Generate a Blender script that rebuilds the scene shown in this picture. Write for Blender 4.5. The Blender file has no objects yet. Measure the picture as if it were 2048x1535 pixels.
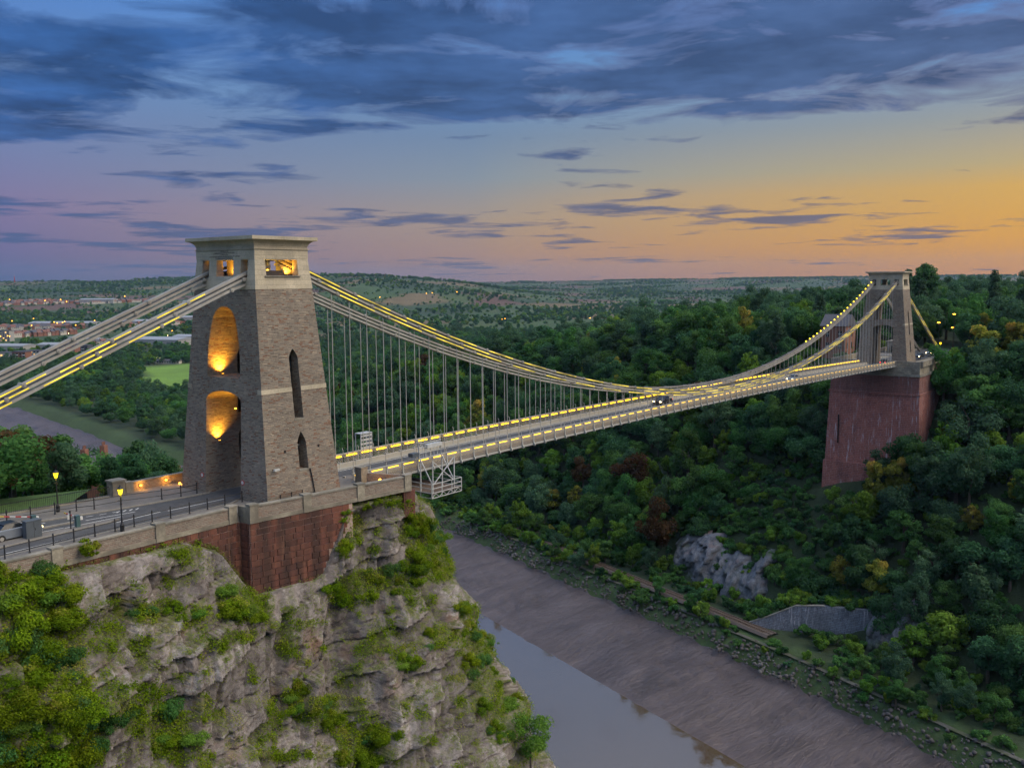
import bpy, bmesh, math, random
import numpy as np
from mathutils import Matrix, Vector
R = math.radians
random.seed(7)
rng = np.random.default_rng(7)
scene = bpy.context.scene
COL = scene.collection

# ------------------------------------------------------------------ camera
CAM = np.array([-58.5904848, -76.3976703, 20.4855543])
YAW, PITCH, ROLL, FPX = 0.651315281, -0.109025294, -0.00797947381, 1890.50343
CF = np.array([math.cos(YAW)*math.cos(PITCH), math.sin(YAW)*math.cos(PITCH), math.sin(PITCH)])
_r = np.array([math.sin(YAW), -math.cos(YAW), 0.0]); _u = np.cross(_r, CF)
CR = math.cos(ROLL)*_r+math.sin(ROLL)*_u
CU = -math.sin(ROLL)*_r+math.cos(ROLL)*_u
cam_data = bpy.data.cameras.new('camera')
cam = bpy.data.objects.new('camera', cam_data); COL.objects.link(cam)
M = Matrix.Identity(4)
for i in range(3):
    M[i][0], M[i][1], M[i][2], M[i][3] = CR[i], CU[i], -CF[i], CAM[i]
cam.matrix_world = M
cam_data.sensor_width = 36.0
cam_data.lens = FPX/2048*36.0
cam_data.clip_start, cam_data.clip_end = 0.5, 40000
scene.camera = cam
scene.render.resolution_x, scene.render.resolution_y = 1024, 767

def pix(P):
    """photo pixel (2048 wide) of world points, used to read the survey back"""
    d = np.asarray(P, float)-CAM; z = d@CF
    return 1024+FPX*(d@CR)/z, 767.5-FPX*(d@CU)/z, z
def ray(x, y):
    return CF+CR*(x-1024)/FPX+CU*(767.5-y)/FPX
def on_z(x, y, z):
    d = ray(x, y); return CAM+d*((z-CAM[2])/d[2])
def on_y(x, y, Y):
    d = ray(x, y); return CAM+d*((Y-CAM[1])/d[1])

# ------------------------------------------------------------------ world, sun, exposure
scene.view_settings.view_transform = 'Standard'
scene.view_settings.look = 'None'
scene.view_settings.exposure = 0.0
scene.view_settings.gamma = 1.0
scene.view_settings.use_curve_mapping = False
scene.cycles.use_denoising = True
scene.cycles.max_bounces = 5
scene.cycles.diffuse_bounces = 2
scene.cycles.use_adaptive_sampling = True
scene.cycles.adaptive_threshold = .03
scene.cycles.adaptive_min_samples = 16
scene.cycles.transparent_max_bounces = 8
scene.cycles.volume_bounces = 0
scene.cycles.sample_clamp_indirect = 4.0
scene.cycles.caustics_reflective = False
scene.cycles.caustics_refractive = False

SUN_AZ, SUN_EL = R(-72), R(44)
sun_data = bpy.data.lights.new('sun', 'SUN')
sun_data.energy = 2.95; sun_data.angle = R(55); sun_data.color = (1.0, 0.84, 0.62)
sun = bpy.data.objects.new('sun', sun_data); COL.objects.link(sun)
sd = Vector((math.cos(SUN_AZ)*math.cos(SUN_EL), math.sin(SUN_AZ)*math.cos(SUN_EL), math.sin(SUN_EL)))
sun.rotation_euler = sd.to_track_quat('Z', 'Y').to_euler()
sun.location = (60, -160, 120)

def lin(r, g=None, b=None):
    if g is None: r, g, b = r
    f = lambda c: (c/255/12.92 if c/255 <= .04045 else ((c/255+.055)/1.055)**2.4)
    return (f(r), f(g), f(b), 1.0)

class NT:
    """small helper to write node trees"""
    def __init__(s, tree): s.t = tree; s.n = tree.nodes; s.l = tree.links
    def add(s, typ, **kw):
        n = s.n.new(typ)
        for k, v in kw.items(): setattr(n, k, v)
        return n
    def link(s, a, b): s.l.new(a, b)
    def setv(s, sock, v):
        if hasattr(v, 'is_output') or isinstance(v, bpy.types.NodeSocket): s.l.new(v, sock)
        else: sock.default_value = v
    def m(s, op, a, b=0.0, c=0.0, clamp=False):
        n = s.add('ShaderNodeMath', operation=op, use_clamp=clamp)
        s.setv(n.inputs[0], a); s.setv(n.inputs[1], b); s.setv(n.inputs[2], c)
        return n.outputs[0]
    def vm(s, op, a, b=(0, 0, 0), sc=None):
        n = s.add('ShaderNodeVectorMath', operation=op)
        s.setv(n.inputs[0], a); s.setv(n.inputs[1], b)
        if sc is not None: s.setv(n.inputs[3], sc)
        return n.outputs['Value'] if op in ('DOT_PRODUCT', 'LENGTH') else n.outputs[0]
    def mix(s, f, a, b, typ='MIX'):
        n = s.add('ShaderNodeMix', data_type='RGBA', blend_type=typ)
        s.setv(n.inputs[0], f); s.setv(n.inputs[6], a); s.setv(n.inputs[7], b)
        return n.outputs[2]
    def ramp(s, f, stops, interp='LINEAR'):
        n = s.add('ShaderNodeValToRGB'); cr = n.color_ramp; cr.interpolation = interp
        while len(cr.elements) < len(stops): cr.elements.new(0.5)
        for e, (p_, c) in zip(cr.elements, stops):
            e.position = p_; e.color = c if len(c) == 4 else (*c, 1)
        s.setv(n.inputs[0], f); return n.outputs[0]
    def noise(s, vec, scale=5, detail=4, rough=.55, dist=0.0, w=None):
        n = s.add('ShaderNodeTexNoise')
        if w is not None:
            n.noise_dimensions = '4D'; n.inputs['W'].default_value = w
        if vec is not None: s.setv(n.inputs['Vector'], vec)
        s.setv(n.inputs['Scale'], scale); n.inputs['Detail'].default_value = detail
        n.inputs['Roughness'].default_value = rough; n.inputs['Distortion'].default_value = dist
        return n.outputs[0]
    def mapr(s, v, a, b, c=0.0, d=1.0):
        n = s.add('ShaderNodeMapRange'); s.setv(n.inputs[0], v)
        for i, q in enumerate((a, b, c, d)): s.setv(n.inputs[1+i], q)
        return n.outputs[0]
    def xyz(s, v):
        n = s.add('ShaderNodeSeparateXYZ'); s.setv(n.inputs[0], v); return n.outputs
    def comb(s, x, y, z):
        n = s.add('ShaderNodeCombineXYZ')
        for i, q in enumerate((x, y, z)): s.setv(n.inputs[i], q)
        return n.outputs[0]

world = bpy.data.worlds.new('World'); scene.world = world; world.use_nodes = True
def build_world():
    t = NT(world.node_tree); t.n.clear()
    out = t.add('ShaderNodeOutputWorld'); bg = t.add('ShaderNodeBackground')
    tc = t.add('ShaderNodeTexCoord').outputs['Generated']
    d = t.vm('NORMALIZE', tc)
    X, Y, Z = t.xyz(d)
    el = t.m('MULTIPLY', t.m('ARCSINE', Z), 180/math.pi)            # degrees above the horizon
    hz = t.vm('NORMALIZE', t.comb(X, Y, 0.0))
    az = t.vm('DOT_PRODUCT', hz, (math.cos(R(-6)), math.sin(R(-6)), 0))   # 1 towards the sunset
    e01 = t.mapr(el, 0, 30)  # ramp stops above the view are brightened to add cool ambient light
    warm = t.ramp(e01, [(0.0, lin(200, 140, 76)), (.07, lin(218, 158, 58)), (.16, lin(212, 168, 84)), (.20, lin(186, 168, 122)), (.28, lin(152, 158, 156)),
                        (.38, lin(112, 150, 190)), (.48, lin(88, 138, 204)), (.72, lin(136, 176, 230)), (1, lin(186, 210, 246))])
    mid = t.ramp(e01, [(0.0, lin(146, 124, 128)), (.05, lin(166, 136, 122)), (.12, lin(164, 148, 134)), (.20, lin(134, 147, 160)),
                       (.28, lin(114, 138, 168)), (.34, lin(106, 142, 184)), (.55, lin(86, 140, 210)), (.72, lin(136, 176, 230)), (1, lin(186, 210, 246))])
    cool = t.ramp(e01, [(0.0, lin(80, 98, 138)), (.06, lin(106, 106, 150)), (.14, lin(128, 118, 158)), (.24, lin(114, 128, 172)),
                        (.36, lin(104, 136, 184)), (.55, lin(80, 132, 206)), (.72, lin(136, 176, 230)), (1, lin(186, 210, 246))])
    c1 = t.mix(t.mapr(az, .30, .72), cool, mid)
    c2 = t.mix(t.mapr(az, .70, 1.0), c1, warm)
    # glow of the sun that has just set
    glow = t.m('MULTIPLY', t.m('POWER', t.m('MAXIMUM', az, 0.0), 60), t.mapr(t.m('ABSOLUTE', t.m('SUBTRACT', el, 4.0)), 0, 7, 1, 0))
    c3 = t.mix(t.m('MULTIPLY', glow, .5), c2, lin(248, 190, 50))
    # clouds on a flat layer high above, seen in true perspective
    k = t.m('DIVIDE', 1.0, t.m('ADD', t.m('MAXIMUM', Z, 0.0), .035))
    pl = t.comb(t.m('MULTIPLY', X, k), t.m('MULTIPLY', Y, k), 0)
    def rot(v, a):
        n = t.add('ShaderNodeVectorRotate', rotation_type='Z_AXIS'); t.setv(n.inputs['Vector'], v)
        n.inputs['Angle'].default_value = a; return n.outputs[0]
    plr = rot(pl, -YAW)                       # x = away from the viewer, y = across
    st = t.vm('MULTIPLY', plr, (.72, .70, 1))
    off = t.vm('ADD', st, (3.7, 2.15, 0))
    big = t.noise(off, .50, 3, .5, .3)
    fine = t.noise(t.vm('ADD', rot(off, .12), (9.1, 4.4, 2)), 2.0, 7, .60, .5)
    strk = t.noise(t.vm('MULTIPLY', rot(off, -.12), (3.2, .8, 1)), 1.6, 3, .6, .3)
    dens = t.m('ADD', t.m('ADD', t.m('MULTIPLY', big, 1.15), t.m('MULTIPLY', fine, .74)), t.m('MULTIPLY', strk, .10))
    cover = t.ramp(e01, [(0.0, (.02,)*3), (.10, (.12,)*3), (.25, (.10,)*3), (.33, (.19,)*3), (.40, (.26,)*3), (.58, (.31,)*3), (.8, (.08,)*3), (1, (.03,)*3)])
    side = t.mapr(az, .3, .95, .05, -.04)
    dd = t.m('ADD', t.m('ADD', dens, cover), side)
    mask = t.mapr(dd, 1.16, 1.27)
    mask = t.m('POWER', mask, .8)
    shade = t.mapr(t.noise(t.vm('ADD', off, (2.2, 7.7, 0)), 2.6, 4, .6), .35, .68)
    cl_c = t.mix(shade, lin(36, 68, 116), lin(58, 104, 170))
    cl_w = t.mix(shade, lin(54, 76, 116), lin(78, 104, 150))
    clc = t.mix(t.mapr(az, .45, .95), cl_c, cl_w)
    low = t.mix(t.mapr(az, .3, .9), lin(80, 98, 138), lin(112, 106, 116))
    clc = t.mix(t.mapr(el, 2, 9, .85, 0), clc, low)
    edge = t.m('MULTIPLY', t.m('MULTIPLY', mask, t.m('SUBTRACT', 1.0, mask)), t.mapr(az, .5, .95, .1, 1.0))
    clc = t.mix(t.m('MULTIPLY', edge, t.mapr(el, 6, 10, 0, .55)), clc, lin(186, 136, 140))
    c4 = t.mix(t.m('MULTIPLY', mask, .93), c3, clc)
    # physical sky adds its own faint twilight
    sky = t.add('ShaderNodeTexSky', sky_type='NISHITA'); sky.sun_disc = False
    sky.sun_elevation = R(1.0); sky.sun_rotation = R(90+6)
    sk = t.vm('SCALE', sky.outputs[0], sc=.004)
    c5 = t.vm('ADD', c4, sk)
    gnd = t.mapr(el, -2, 0, 0, 1)
    c6 = t.mix(gnd, lin(52, 58, 62), c5)
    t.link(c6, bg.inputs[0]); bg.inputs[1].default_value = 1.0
    t.link(bg.outputs[0], out.inputs[0])
build_world()
world.cycles.sampling_method = 'MANUAL'; world.cycles.sample_map_resolution = 512
# ------------------------------------------------------------------ helpers
def ensure_mat(name):
    m = bpy.data.materials.new(name); m.use_nodes = True
    t = NT(m.node_tree); t.n.clear()
    out = t.add('ShaderNodeOutputMaterial'); b = t.add('ShaderNodeBsdfPrincipled')
    t.link(b.outputs[0], out.inputs[0])
    return m, t, b, out
MATS = {}
def bump(t, b, h, dist=.05, strength=1.0):
    n = t.add('ShaderNodeBump'); n.inputs['Distance'].default_value = dist; n.inputs['Strength'].default_value = strength
    t.setv(n.inputs['Height'], h); t.link(n.outputs[0], b.inputs['Normal'])

class MB:
    """collects verts / faces / uvs of one mesh"""
    def __init__(s): s.v = []; s.f = []
    def add(s, vs, fs):
        o = len(s.v); s.v += [tuple(map(float, q)) for q in vs]; s.f += [tuple(i+o for i in q) for q in fs]; return s
    def box(s, x0, x1, y0, y1, z0, z1):
        return s.add([(x0,y0,z0),(x1,y0,z0),(x1,y1,z0),(x0,y1,z0),(x0,y0,z1),(x1,y0,z1),(x1,y1,z1),(x0,y1,z1)],
                     [(0,3,2,1),(4,5,6,7),(0,1,5,4),(1,2,6,5),(2,3,7,6),(3,0,4,7)])
    def frus(s, z0, hx0, hy0, z1, hx1, hy1, cx=0, cy=0):
        return s.add([(cx-hx0,cy-hy0,z0),(cx+hx0,cy-hy0,z0),(cx+hx0,cy+hy0,z0),(cx-hx0,cy+hy0,z0),
                      (cx-hx1,cy-hy1,z1),(cx+hx1,cy-hy1,z1),(cx+hx1,cy+hy1,z1),(cx-hx1,cy+hy1,z1)],
                     [(0,3,2,1),(4,5,6,7),(0,1,5,4),(1,2,6,5),(2,3,7,6),(3,0,4,7)])
    def bar(s, a, b, w, h=None, up=(0,0,1)):
        """rectangular bar from a to b, width w across, height h"""
        h = h or w; a = Vector(a); b = Vector(b); d = (b-a).normalized(); up = Vector(up)
        if abs(d.dot(up)) > .98: up = Vector((1, 0, 0))
        sx = d.cross(up).normalized()*w/2; sz = sx.cross(d).normalized()*h/2
        return s.add([a-sx-sz, a+sx-sz, a+sx+sz, a-sx+sz, b-sx-sz, b+sx-sz, b+sx+sz, b-sx+sz],
                     [(0,1,2,3),(4,7,6,5),(0,4,5,1),(1,5,6,2),(2,6,7,3),(3,7,4,0)])
    def tube(s, a, b, r0, r1=None, n=8, cap=True):
        r1 = r0 if r1 is None else r1; a = Vector(a); b = Vector(b); d = (b-a).normalized()
        up = Vector((0,0,1)) if abs(d.z) < .98 else Vector((1,0,0))
        x = d.cross(up).normalized(); y = x.cross(d)
        vs = [a+(x*math.cos(2*math.pi*i/n)+y*math.sin(2*math.pi*i/n))*r0 for i in range(n)]
        vs += [b+(x*math.cos(2*math.pi*i/n)+y*math.sin(2*math.pi*i/n))*r1 for i in range(n)]
        fs = [(i, i+n, (i+1) % n+n, (i+1) % n) for i in range(n)]
        if cap: fs += [tuple(range(n)), tuple(range(2*n-1, n-1, -1))]
        return s.add(vs, fs)
    def lathe(s, prof, cx=0, cy=0, n=10):
        """profile [(r,z)...] turned round the z axis"""
        vs = [(cx+r*math.cos(2*math.pi*i/n), cy+r*math.sin(2*math.pi*i/n), z) for r, z in prof for i in range(n)]
        fs = [(k*n+i, k*n+(i+1) % n, (k+1)*n+(i+1) % n, (k+1)*n+i) for k in range(len(prof)-1) for i in range(n)]
        fs += [tuple(range(n-1, -1, -1)), tuple((len(prof)-1)*n+i for i in range(n))]
        return s.add(vs, fs)
    def prism(s, poly, axis, a, b):
        """closed 2-D polygon swept along axis from a to b (axis x: poly=(y,z); y: (x,z); z: (x,y))"""
        n = len(poly)
        P = {'x': lambda q, k: (k, q[0], q[1]), 'y': lambda q, k: (q[0], k, q[1]), 'z': lambda q, k: (q[0], q[1], k)}[axis]
        return s.add([P(q, a) for q in poly]+[P(q, b) for q in poly],
                     [tuple(range(n-1, -1, -1)), tuple(range(n, 2*n))]+[(i, (i+1) % n, (i+1) % n+n, i+n) for i in range(n)])
    def mesh(s, name, fix=True):
        me = bpy.data.meshes.new(name); me.from_pydata(s.v, [], s.f); me.update()
        if fix:
            bm = bmesh.new(); bm.from_mesh(me); bmesh.ops.recalc_face_normals(bm, faces=bm.faces); bm.to_mesh(me); bm.free()
        return me
def box_uv(me, off=(0, 0, 0)):
    """uv in metres, each face mapped along its main direction"""
    uv = me.uv_layers.new(name='UVMap') if not me.uv_layers else me.uv_layers[0]
    for p_ in me.polygons:
        n = p_.normal; ax = max(range(3), key=lambda i: abs(n[i]))
        for li in p_.loop_indices:
            c = me.vertices[me.loops[li].vertex_index].co
            x, y, z = c[0]+off[0], c[1]+off[1], c[2]+off[2]
            uv.data[li].uv = (y, z) if ax == 0 else ((x, z) if ax == 1 else (x, y))
def np_mesh(name, V, F, smooth=False):
    """fast mesh from numpy arrays, F is (n,3) or (n,4)"""
    me = bpy.data.meshes.new(name); k = F.shape[1]
    me.vertices.add(len(V)); me.vertices.foreach_set('co', np.ascontiguousarray(V, np.float32).ravel())
    me.loops.add(F.size); me.loops.foreach_set('vertex_index', np.ascontiguousarray(F, np.int32).ravel())
    me.polygons.add(len(F)); me.polygons.foreach_set('loop_start', np.arange(0, F.size, k, dtype=np.int32))
    me.polygons.foreach_set('loop_total', np.full(len(F), k, np.int32))
    if smooth: me.polygons.foreach_set('use_smooth', np.ones(len(F), bool))
    me.update(calc_edges=True); me.validate(); return me
BASE = {}
def link(o): COL.objects.link(o); return o
def thing(name, label, cat, loc=(0, 0, 0), rz=0.0, group=None):
    o = link(bpy.data.objects.new(name, None)); o.location = loc; o.rotation_euler = (0, 0, rz)
    o.empty_display_size = .3
    o['label'] = label; o['category'] = cat
    if group: o['group'] = group
    return o
def tag(o, label, cat, group=None):
    o['label'] = label; o['category'] = cat
    if group: o['group'] = group
    return o
def part(name, mb, mat, parent=None, world=False, uv=False, smooth=False, loc=None):
    """one mesh object; world=True: mb is in world coordinates and is moved into the parent's frame"""
    me = mb.mesh(name) if isinstance(mb, MB) else mb
    off = (0, 0, 0)
    if world and parent is not None:
        L = Vector(parent.location); P = parent.parent
        while P is not None: L = L+Vector(P.location); P = P.parent
        me.transform(Matrix.Translation(-L)); off = tuple(L)
    if uv: box_uv(me, off)
    if smooth: me.polygons.foreach_set('use_smooth', [True]*len(me.polygons))
    if mat is not None and not me.materials: me.materials.append(MATS[mat])
    o = link(bpy.data.objects.new(name, me))
    if parent is not None: o.parent = parent
    if loc: o.location = loc
    return o
def inst(name, me, parent=None, loc=(0, 0, 0), rot=(0, 0, 0), scl=(1, 1, 1)):
    o = link(bpy.data.objects.new(name, me)); o.location = loc; o.rotation_euler = rot; o.scale = scl
    if parent is not None: o.parent = parent
    return o
def smesh(name, mb, mat, uv=False, smooth=False):
    me = mb.mesh(name); me.materials.append(MATS[mat])
    if uv: box_uv(me)
    if smooth: me.polygons.foreach_set('use_smooth', [True]*len(me.polygons))
    return me
def dup(root, loc, rz=None, label=None, scl=None):
    r = root.copy(); link(r); r.location = loc
    if rz is not None: r.rotation_euler = (0, 0, rz)
    if scl: r.scale = scl
    if label: r['label'] = label
    for ch in root.children:
        c = ch.copy(); link(c); c.parent = r
        for g in ch.children:
            d = g.copy(); link(d); d.parent = c
    return r
def structure(name, me_or_mb, mat, uv=False, smooth=False):
    o = part(name, me_or_mb, mat, None, uv=uv, smooth=smooth); o['kind'] = 'structure'; return o
def boolean(me, cutters):
    """subtract closed meshes; returns the new mesh"""
    o = bpy.data.objects.new('tmp', me); COL.objects.link(o); tmp = []
    for c in cutters:
        co = bpy.data.objects.new('cut', c.mesh('cut')); COL.objects.link(co); tmp.append(co)
        md = o.modifiers.new('b', 'BOOLEAN'); md.operation = 'DIFFERENCE'; md.solver = 'EXACT'; md.object = co
    dg = bpy.context.evaluated_depsgraph_get(); dg.update()
    new = bpy.data.meshes.new_from_object(o.evaluated_get(dg))
    for co in tmp: bpy.data.objects.remove(co)
    bpy.data.objects.remove(o); return new

# numpy noise -------------------------------------------------------
def _h(ix, iy, s=0):
    n = (ix.astype(np.int64)*374761393+iy.astype(np.int64)*668265263+s*1442695041) & 0xffffffff
    n = ((n ^ (n >> 13))*1274126177) & 0xffffffff
    return ((n ^ (n >> 16)) & 0xffffff)/float(0xffffff)
def vnoise(x, y, s=0):
    ix, iy = np.floor(x), np.floor(y); fx, fy = x-ix, y-iy
    fx = fx*fx*(3-2*fx); fy = fy*fy*(3-2*fy)
    a, b, c, d = _h(ix, iy, s), _h(ix+1, iy, s), _h(ix, iy+1, s), _h(ix+1, iy+1, s)
    return (a*(1-fx)+b*fx)*(1-fy)+(c*(1-fx)+d*fx)*fy
def fbm(x, y, o=4, s=0):
    r = 0; a = .5
    for i in range(o):
        r = r+a*(vnoise(x, y, s+i)-.5); x = x*2.03; y = y*2.03; a *= .5
    return r
def worley(x, y, s=0, jit=.85):
    """distance to nearest / second cell point, id hash of nearest and its centre"""
    ix, iy = np.floor(x), np.floor(y)
    d1 = np.full(x.shape, 9.); d2 = d1.copy(); hid = np.zeros_like(x); cx = hid.copy(); cy = hid.copy()
    for i in (-1, 0, 1):
        for j in (-1, 0, 1):
            px, py = ix+i, iy+j
            qx = px+.5+jit*(_h(px, py, s)-.5); qy = py+.5+jit*(_h(px, py, s+77)-.5)
            d = np.maximum(np.abs(qx-x), np.abs(qy-y))*.6+np.hypot(qx-x, qy-y)*.4
            n = d < d1
            d2 = np.where(n, d1, np.minimum(d2, d)); hid = np.where(n, _h(px, py, s+5), hid)
            cx = np.where(n, qx, cx); cy = np.where(n, qy, cy); d1 = np.where(n, d, d1)
    return d1, d2, hid, cx, cy
def sstep(a, b, x):
    t = np.clip((x-a)/(b-a), 0, 1); return t*t*(3-2*t)
def in_poly(px, py, poly):
    r = np.zeros(px.shape, bool); n = len(poly)
    for i in range(n):
        x0, y0 = poly[i]; x1, y1 = poly[(i+1) % n]
        c = ((y0 > py) != (y1 > py)) & (px < (x1-x0)*(py-y0)/((y1-y0) if y1 != y0 else 1e-9)+x0)
        r ^= c
    return r
# ------------------------------------------------------------------ materials
def brick_mat(name, w, h, mort, stops, mortar_col, rough=.9, bdist=.03, coord='UV', stain=None, wob=.0, gain=1.0, tone=None):
    m, t, b, out = ensure_mat(name)
    tc = t.add('ShaderNodeTexCoord')
    geo = t.add('ShaderNodeNewGeometry')
    v = tc.outputs[coord] if coord == 'UV' else geo.outputs['Position']
    if wob:
        wnz = t.add('ShaderNodeTexNoise'); wnz.inputs['Scale'].default_value = 2.5; t.link(v, wnz.inputs['Vector'])
        v = t.vm('ADD', v, t.vm('SCALE', t.vm('SUBTRACT', wnz.outputs[1], (.5, .5, .5)), sc=wob*2))
    U, V, _ = t.xyz(v)
    row = t.m('FLOOR', t.m('DIVIDE', V, h))
    wn = t.add('ShaderNodeTexWhiteNoise', noise_dimensions='1D'); t.link(row, wn.inputs['W'])
    uu = t.m('ADD', t.m('DIVIDE', U, w), t.m('MULTIPLY', wn.outputs[0], 7.3))
    # stones of unequal length: warp u
    uu = t.m('ADD', uu, t.m('MULTIPLY', t.m('SINE', t.m('ADD', t.m('MULTIPLY', uu, 2.1), t.m('MULTIPLY', row, 1.7))), .22))
    col = t.m('FLOOR', uu)
    fu = t.m('FRACT', uu); fv = t.m('FRACT', t.m('DIVIDE', V, h))
    du = t.m('MULTIPLY', t.m('MINIMUM', fu, t.m('SUBTRACT', 1.0, fu)), w)
    dv = t.m('MULTIPLY', t.m('MINIMUM', fv, t.m('SUBTRACT', 1.0, fv)), h)
    d = t.m('MINIMUM', du, dv)
    joint = t.mapr(d, mort*.35, mort)            # 0 in the joint
    idn = t.add('ShaderNodeTexWhiteNoise', noise_dimensions='3D'); t.link(t.comb(col, row, 3.0), idn.inputs['Vector'])
    c = t.ramp(idn.outputs[0], stops)
    P = geo.outputs['Position']
    n1 = t.noise(P, 9, 4, .6)
    c = t.mix(.5, c, t.ramp(n1, [(.25, (.55,)*3), (.75, (1.35,)*3)]), 'MULTIPLY')
    n2 = t.noise(P, .35, 4, .6)
    c = t.mix(.55, c, t.ramp(n2, [(.3, (.62,)*3), (.7, (1.3,)*3)]), 'MULTIPLY')
    c = t.mix(joint, mortar_col, c)
    if stain: c = stain(t, c, P)
    if tone: c = t.mix(1.0, c, (*tone, 1), 'MULTIPLY')
    if gain != 1.0: c = t.vm('SCALE', c, sc=gain)
    t.setv(b.inputs['Base Color'], c); b.inputs['Roughness'].default_value = rough
    hgt = t.m('ADD', t.m('MULTIPLY', joint, t.m('ADD', .6, t.m('MULTIPLY', idn.outputs[0], .5))), t.m('MULTIPLY', n1, .5))
    bump(t, b, hgt, bdist)
    MATS[name] = m; return m
def plain(name, col, rough=.7, metal=0.0, var=.25, scale=3.0, bd=.0, var2=None):
    m, t, b, out = ensure_mat(name); P = t.add('ShaderNodeNewGeometry').outputs['Position']
    n = t.noise(P, scale, 5, .6)
    lo = tuple(c*(1-var) for c in col[:3])+(1,); hi = tuple(min(1, c*(1+var)) for c in col[:3])+(1,)
    c = t.ramp(n, [(.3, lo), (.7, hi)])
    if var2: c = t.mix(t.mapr(t.noise(P, scale*.12, 4, .6), .4, .62), c, var2)
    t.setv(b.inputs['Base Color'], c); b.inputs['Roughness'].default_value = rough; b.inputs['Metallic'].default_value = metal
    if bd: bump(t, b, n, bd)
    MATS[name] = m; return m
def emit(name, col, strength):
    m, t, b, out = ensure_mat(name); t.n.remove(b)
    e = t.add('ShaderNodeEmission'); e.inputs[0].default_value = (*col, 1); e.inputs[1].default_value = strength
    t.link(e.outputs[0], out.inputs[0]); MATS[name] = m; return m

RUB = [(0, (.16, .14, .125)), (.25, (.25, .22, .19)), (.5, (.30, .265, .225)), (.68, (.22, .19, .165)), (.8, (.38, .33, .27)), (.93, (.20, .12, .085)), (1, (.24, .13, .09))]
brick_mat('rubble_stone', .40, .15, .022, RUB, (.31, .285, .25, 1), bdist=.05, wob=.06, tone=(1.0, .95, .87))
brick_mat('ashlar', 1.1, .46, .012, [(0, (.46, .40, .29)), (.5, (.52, .45, .33)), (1, (.42, .37, .28))], (.30, .27, .22, 1), bdist=.012)
brick_mat('parapet_rubble', .34, .14, .022, [(0, (.20, .15, .12)), (.5, (.30, .25, .20)), (1, (.25, .17, .13))], (.33, .29, .24, 1), bdist=.03, wob=.04)
def streaks(t, c, P):
    X, Y, Z = t.xyz(P)
    s = t.noise(t.comb(t.m('MULTIPLY', X, 1.1), t.m('MULTIPLY', Y, 1.1), t.m('MULTIPLY', Z, .10)), 1.5, 7, .72)
    pz = t.noise(P, .10, 3, .5)
    mk = t.m('MULTIPLY', t.mapr(s, .56, .63), t.mapr(pz, .38, .55))
    c = t.mix(t.m('MULTIPLY', mk, .85), c, (.60, .55, .58, 1))
    dk = t.m('MULTIPLY', t.mapr(t.noise(t.comb(X, Y, t.m('MULTIPLY', Z, .15)), .7, 5, .6, w=4), .52, .7), .7)
    c = t.mix(t.m('MULTIPLY', dk, .6), c, (.05, .04, .045, 1))
    top = t.m('MULTIPLY', t.mapr(Z, -11.2, -10.4), .5)      # darker upper courses under the coping
    return t.mix(top, c, (.06, .045, .045, 1))
brick_mat('pier_sandstone', .95, .48, .05, [(0, (.34, .115, .09)), (.5, (.42, .15, .115)), (1, (.29, .10, .09))], (.42, .25, .22, 1), bdist=.04, stain=streaks)
def red_block():
    m, t, b, out = ensure_mat('red_sandstone')
    oi = t.add('ShaderNodeObjectInfo'); P = t.add('ShaderNodeNewGeometry').outputs['Position']
    c = t.ramp(oi.outputs['Random'], [(0, (.115, .045, .032)), (.4, (.17, .062, .042)), (.75, (.21, .08, .05)), (1, (.15, .055, .04))])
    n = t.noise(P, 6, 5, .65); c = t.mix(.6, c, t.ramp(n, [(.25, (.55,)*3), (.75, (1.4,)*3)]), 'MULTIPLY')
    X, Y, Z = t.xyz(P)
    s = t.noise(t.comb(X, Y, t.m('MULTIPLY', Z, .06)), .95, 5, .6, w=2)
    c = t.mix(t.m('MULTIPLY', t.mapr(s, .42, .60), .72), c, (.022, .017, .015, 1))     # black crust
    s2 = t.noise(t.comb(X, Y, t.m('MULTIPLY', Z, .05)), 1.3, 4, .6, w=9)
    c = t.mix(t.m('MULTIPLY', t.mapr(s2, .60, .68), .6), c, (.30, .15, .09, 1))
    t.setv(b.inputs['Base Color'], c); b.inputs['Roughness'].default_value = .92
    bump(t, b, n, .05); MATS['red_sandstone'] = m
red_block()
plain('lime_mortar', (.44, .32, .27), .95, var=.3, scale=8)
plain('dressed_stone', (.32, .285, .22), .88, var=.28, scale=3, bd=.02, var2=(.16, .14, .11, 1))
plain('coping_stone', (.29, .265, .22), .88, var=.25, scale=4, bd=.02, var2=(.17, .16, .13, 1))
plain('asphalt', (.062, .063, .068), .85, var=.28, scale=9, var2=(.085, .085, .088, 1))
plain('paving', (.19, .175, .16), .9, var=.2, scale=2.2, var2=(.14, .13, .12, 1))
plain('kerb_stone', (.27, .25, .215), .9, var=.2, scale=5)
plain('white_paint', (.62, .62, .60), .7, var=.22, scale=7)
plain('bridge_paint', (.40, .405, .385), .55, var=.12, scale=1.5, var2=(.40, .39, .35, 1))
plain('bridge_paint_warm', (.42, .39, .33), .6, var=.12, scale=1.2, var2=(.40, .37, .31, 1))
plain('chain_iron', (.37, .36, .33), .5, var=.16, scale=2.0, var2=(.29, .27, .24, 1))
plain('chain_dark', (.07, .06, .055), .7, var=.2)
plain('black_iron', (.014, .015, .018), .45, var=.2)
plain('steel', (.50, .51, .50), .5, metal=.0, var=.15, scale=2)
plain('cabinet_grey', (.085, .10, .115), .5, var=.12, scale=1.5)
plain('green_box', (.055, .11, .115), .5, var=.12)
plain('timber', (.14, .10, .075), .75, var=.3, scale=6)
plain('dark_void', (.012, .012, .012), .9, var=.1)
plain('glass_dark', (.02, .024, .03), .12, var=.1)
plain('red_paint', (.45, .05, .045), .5, var=.1)
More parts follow.
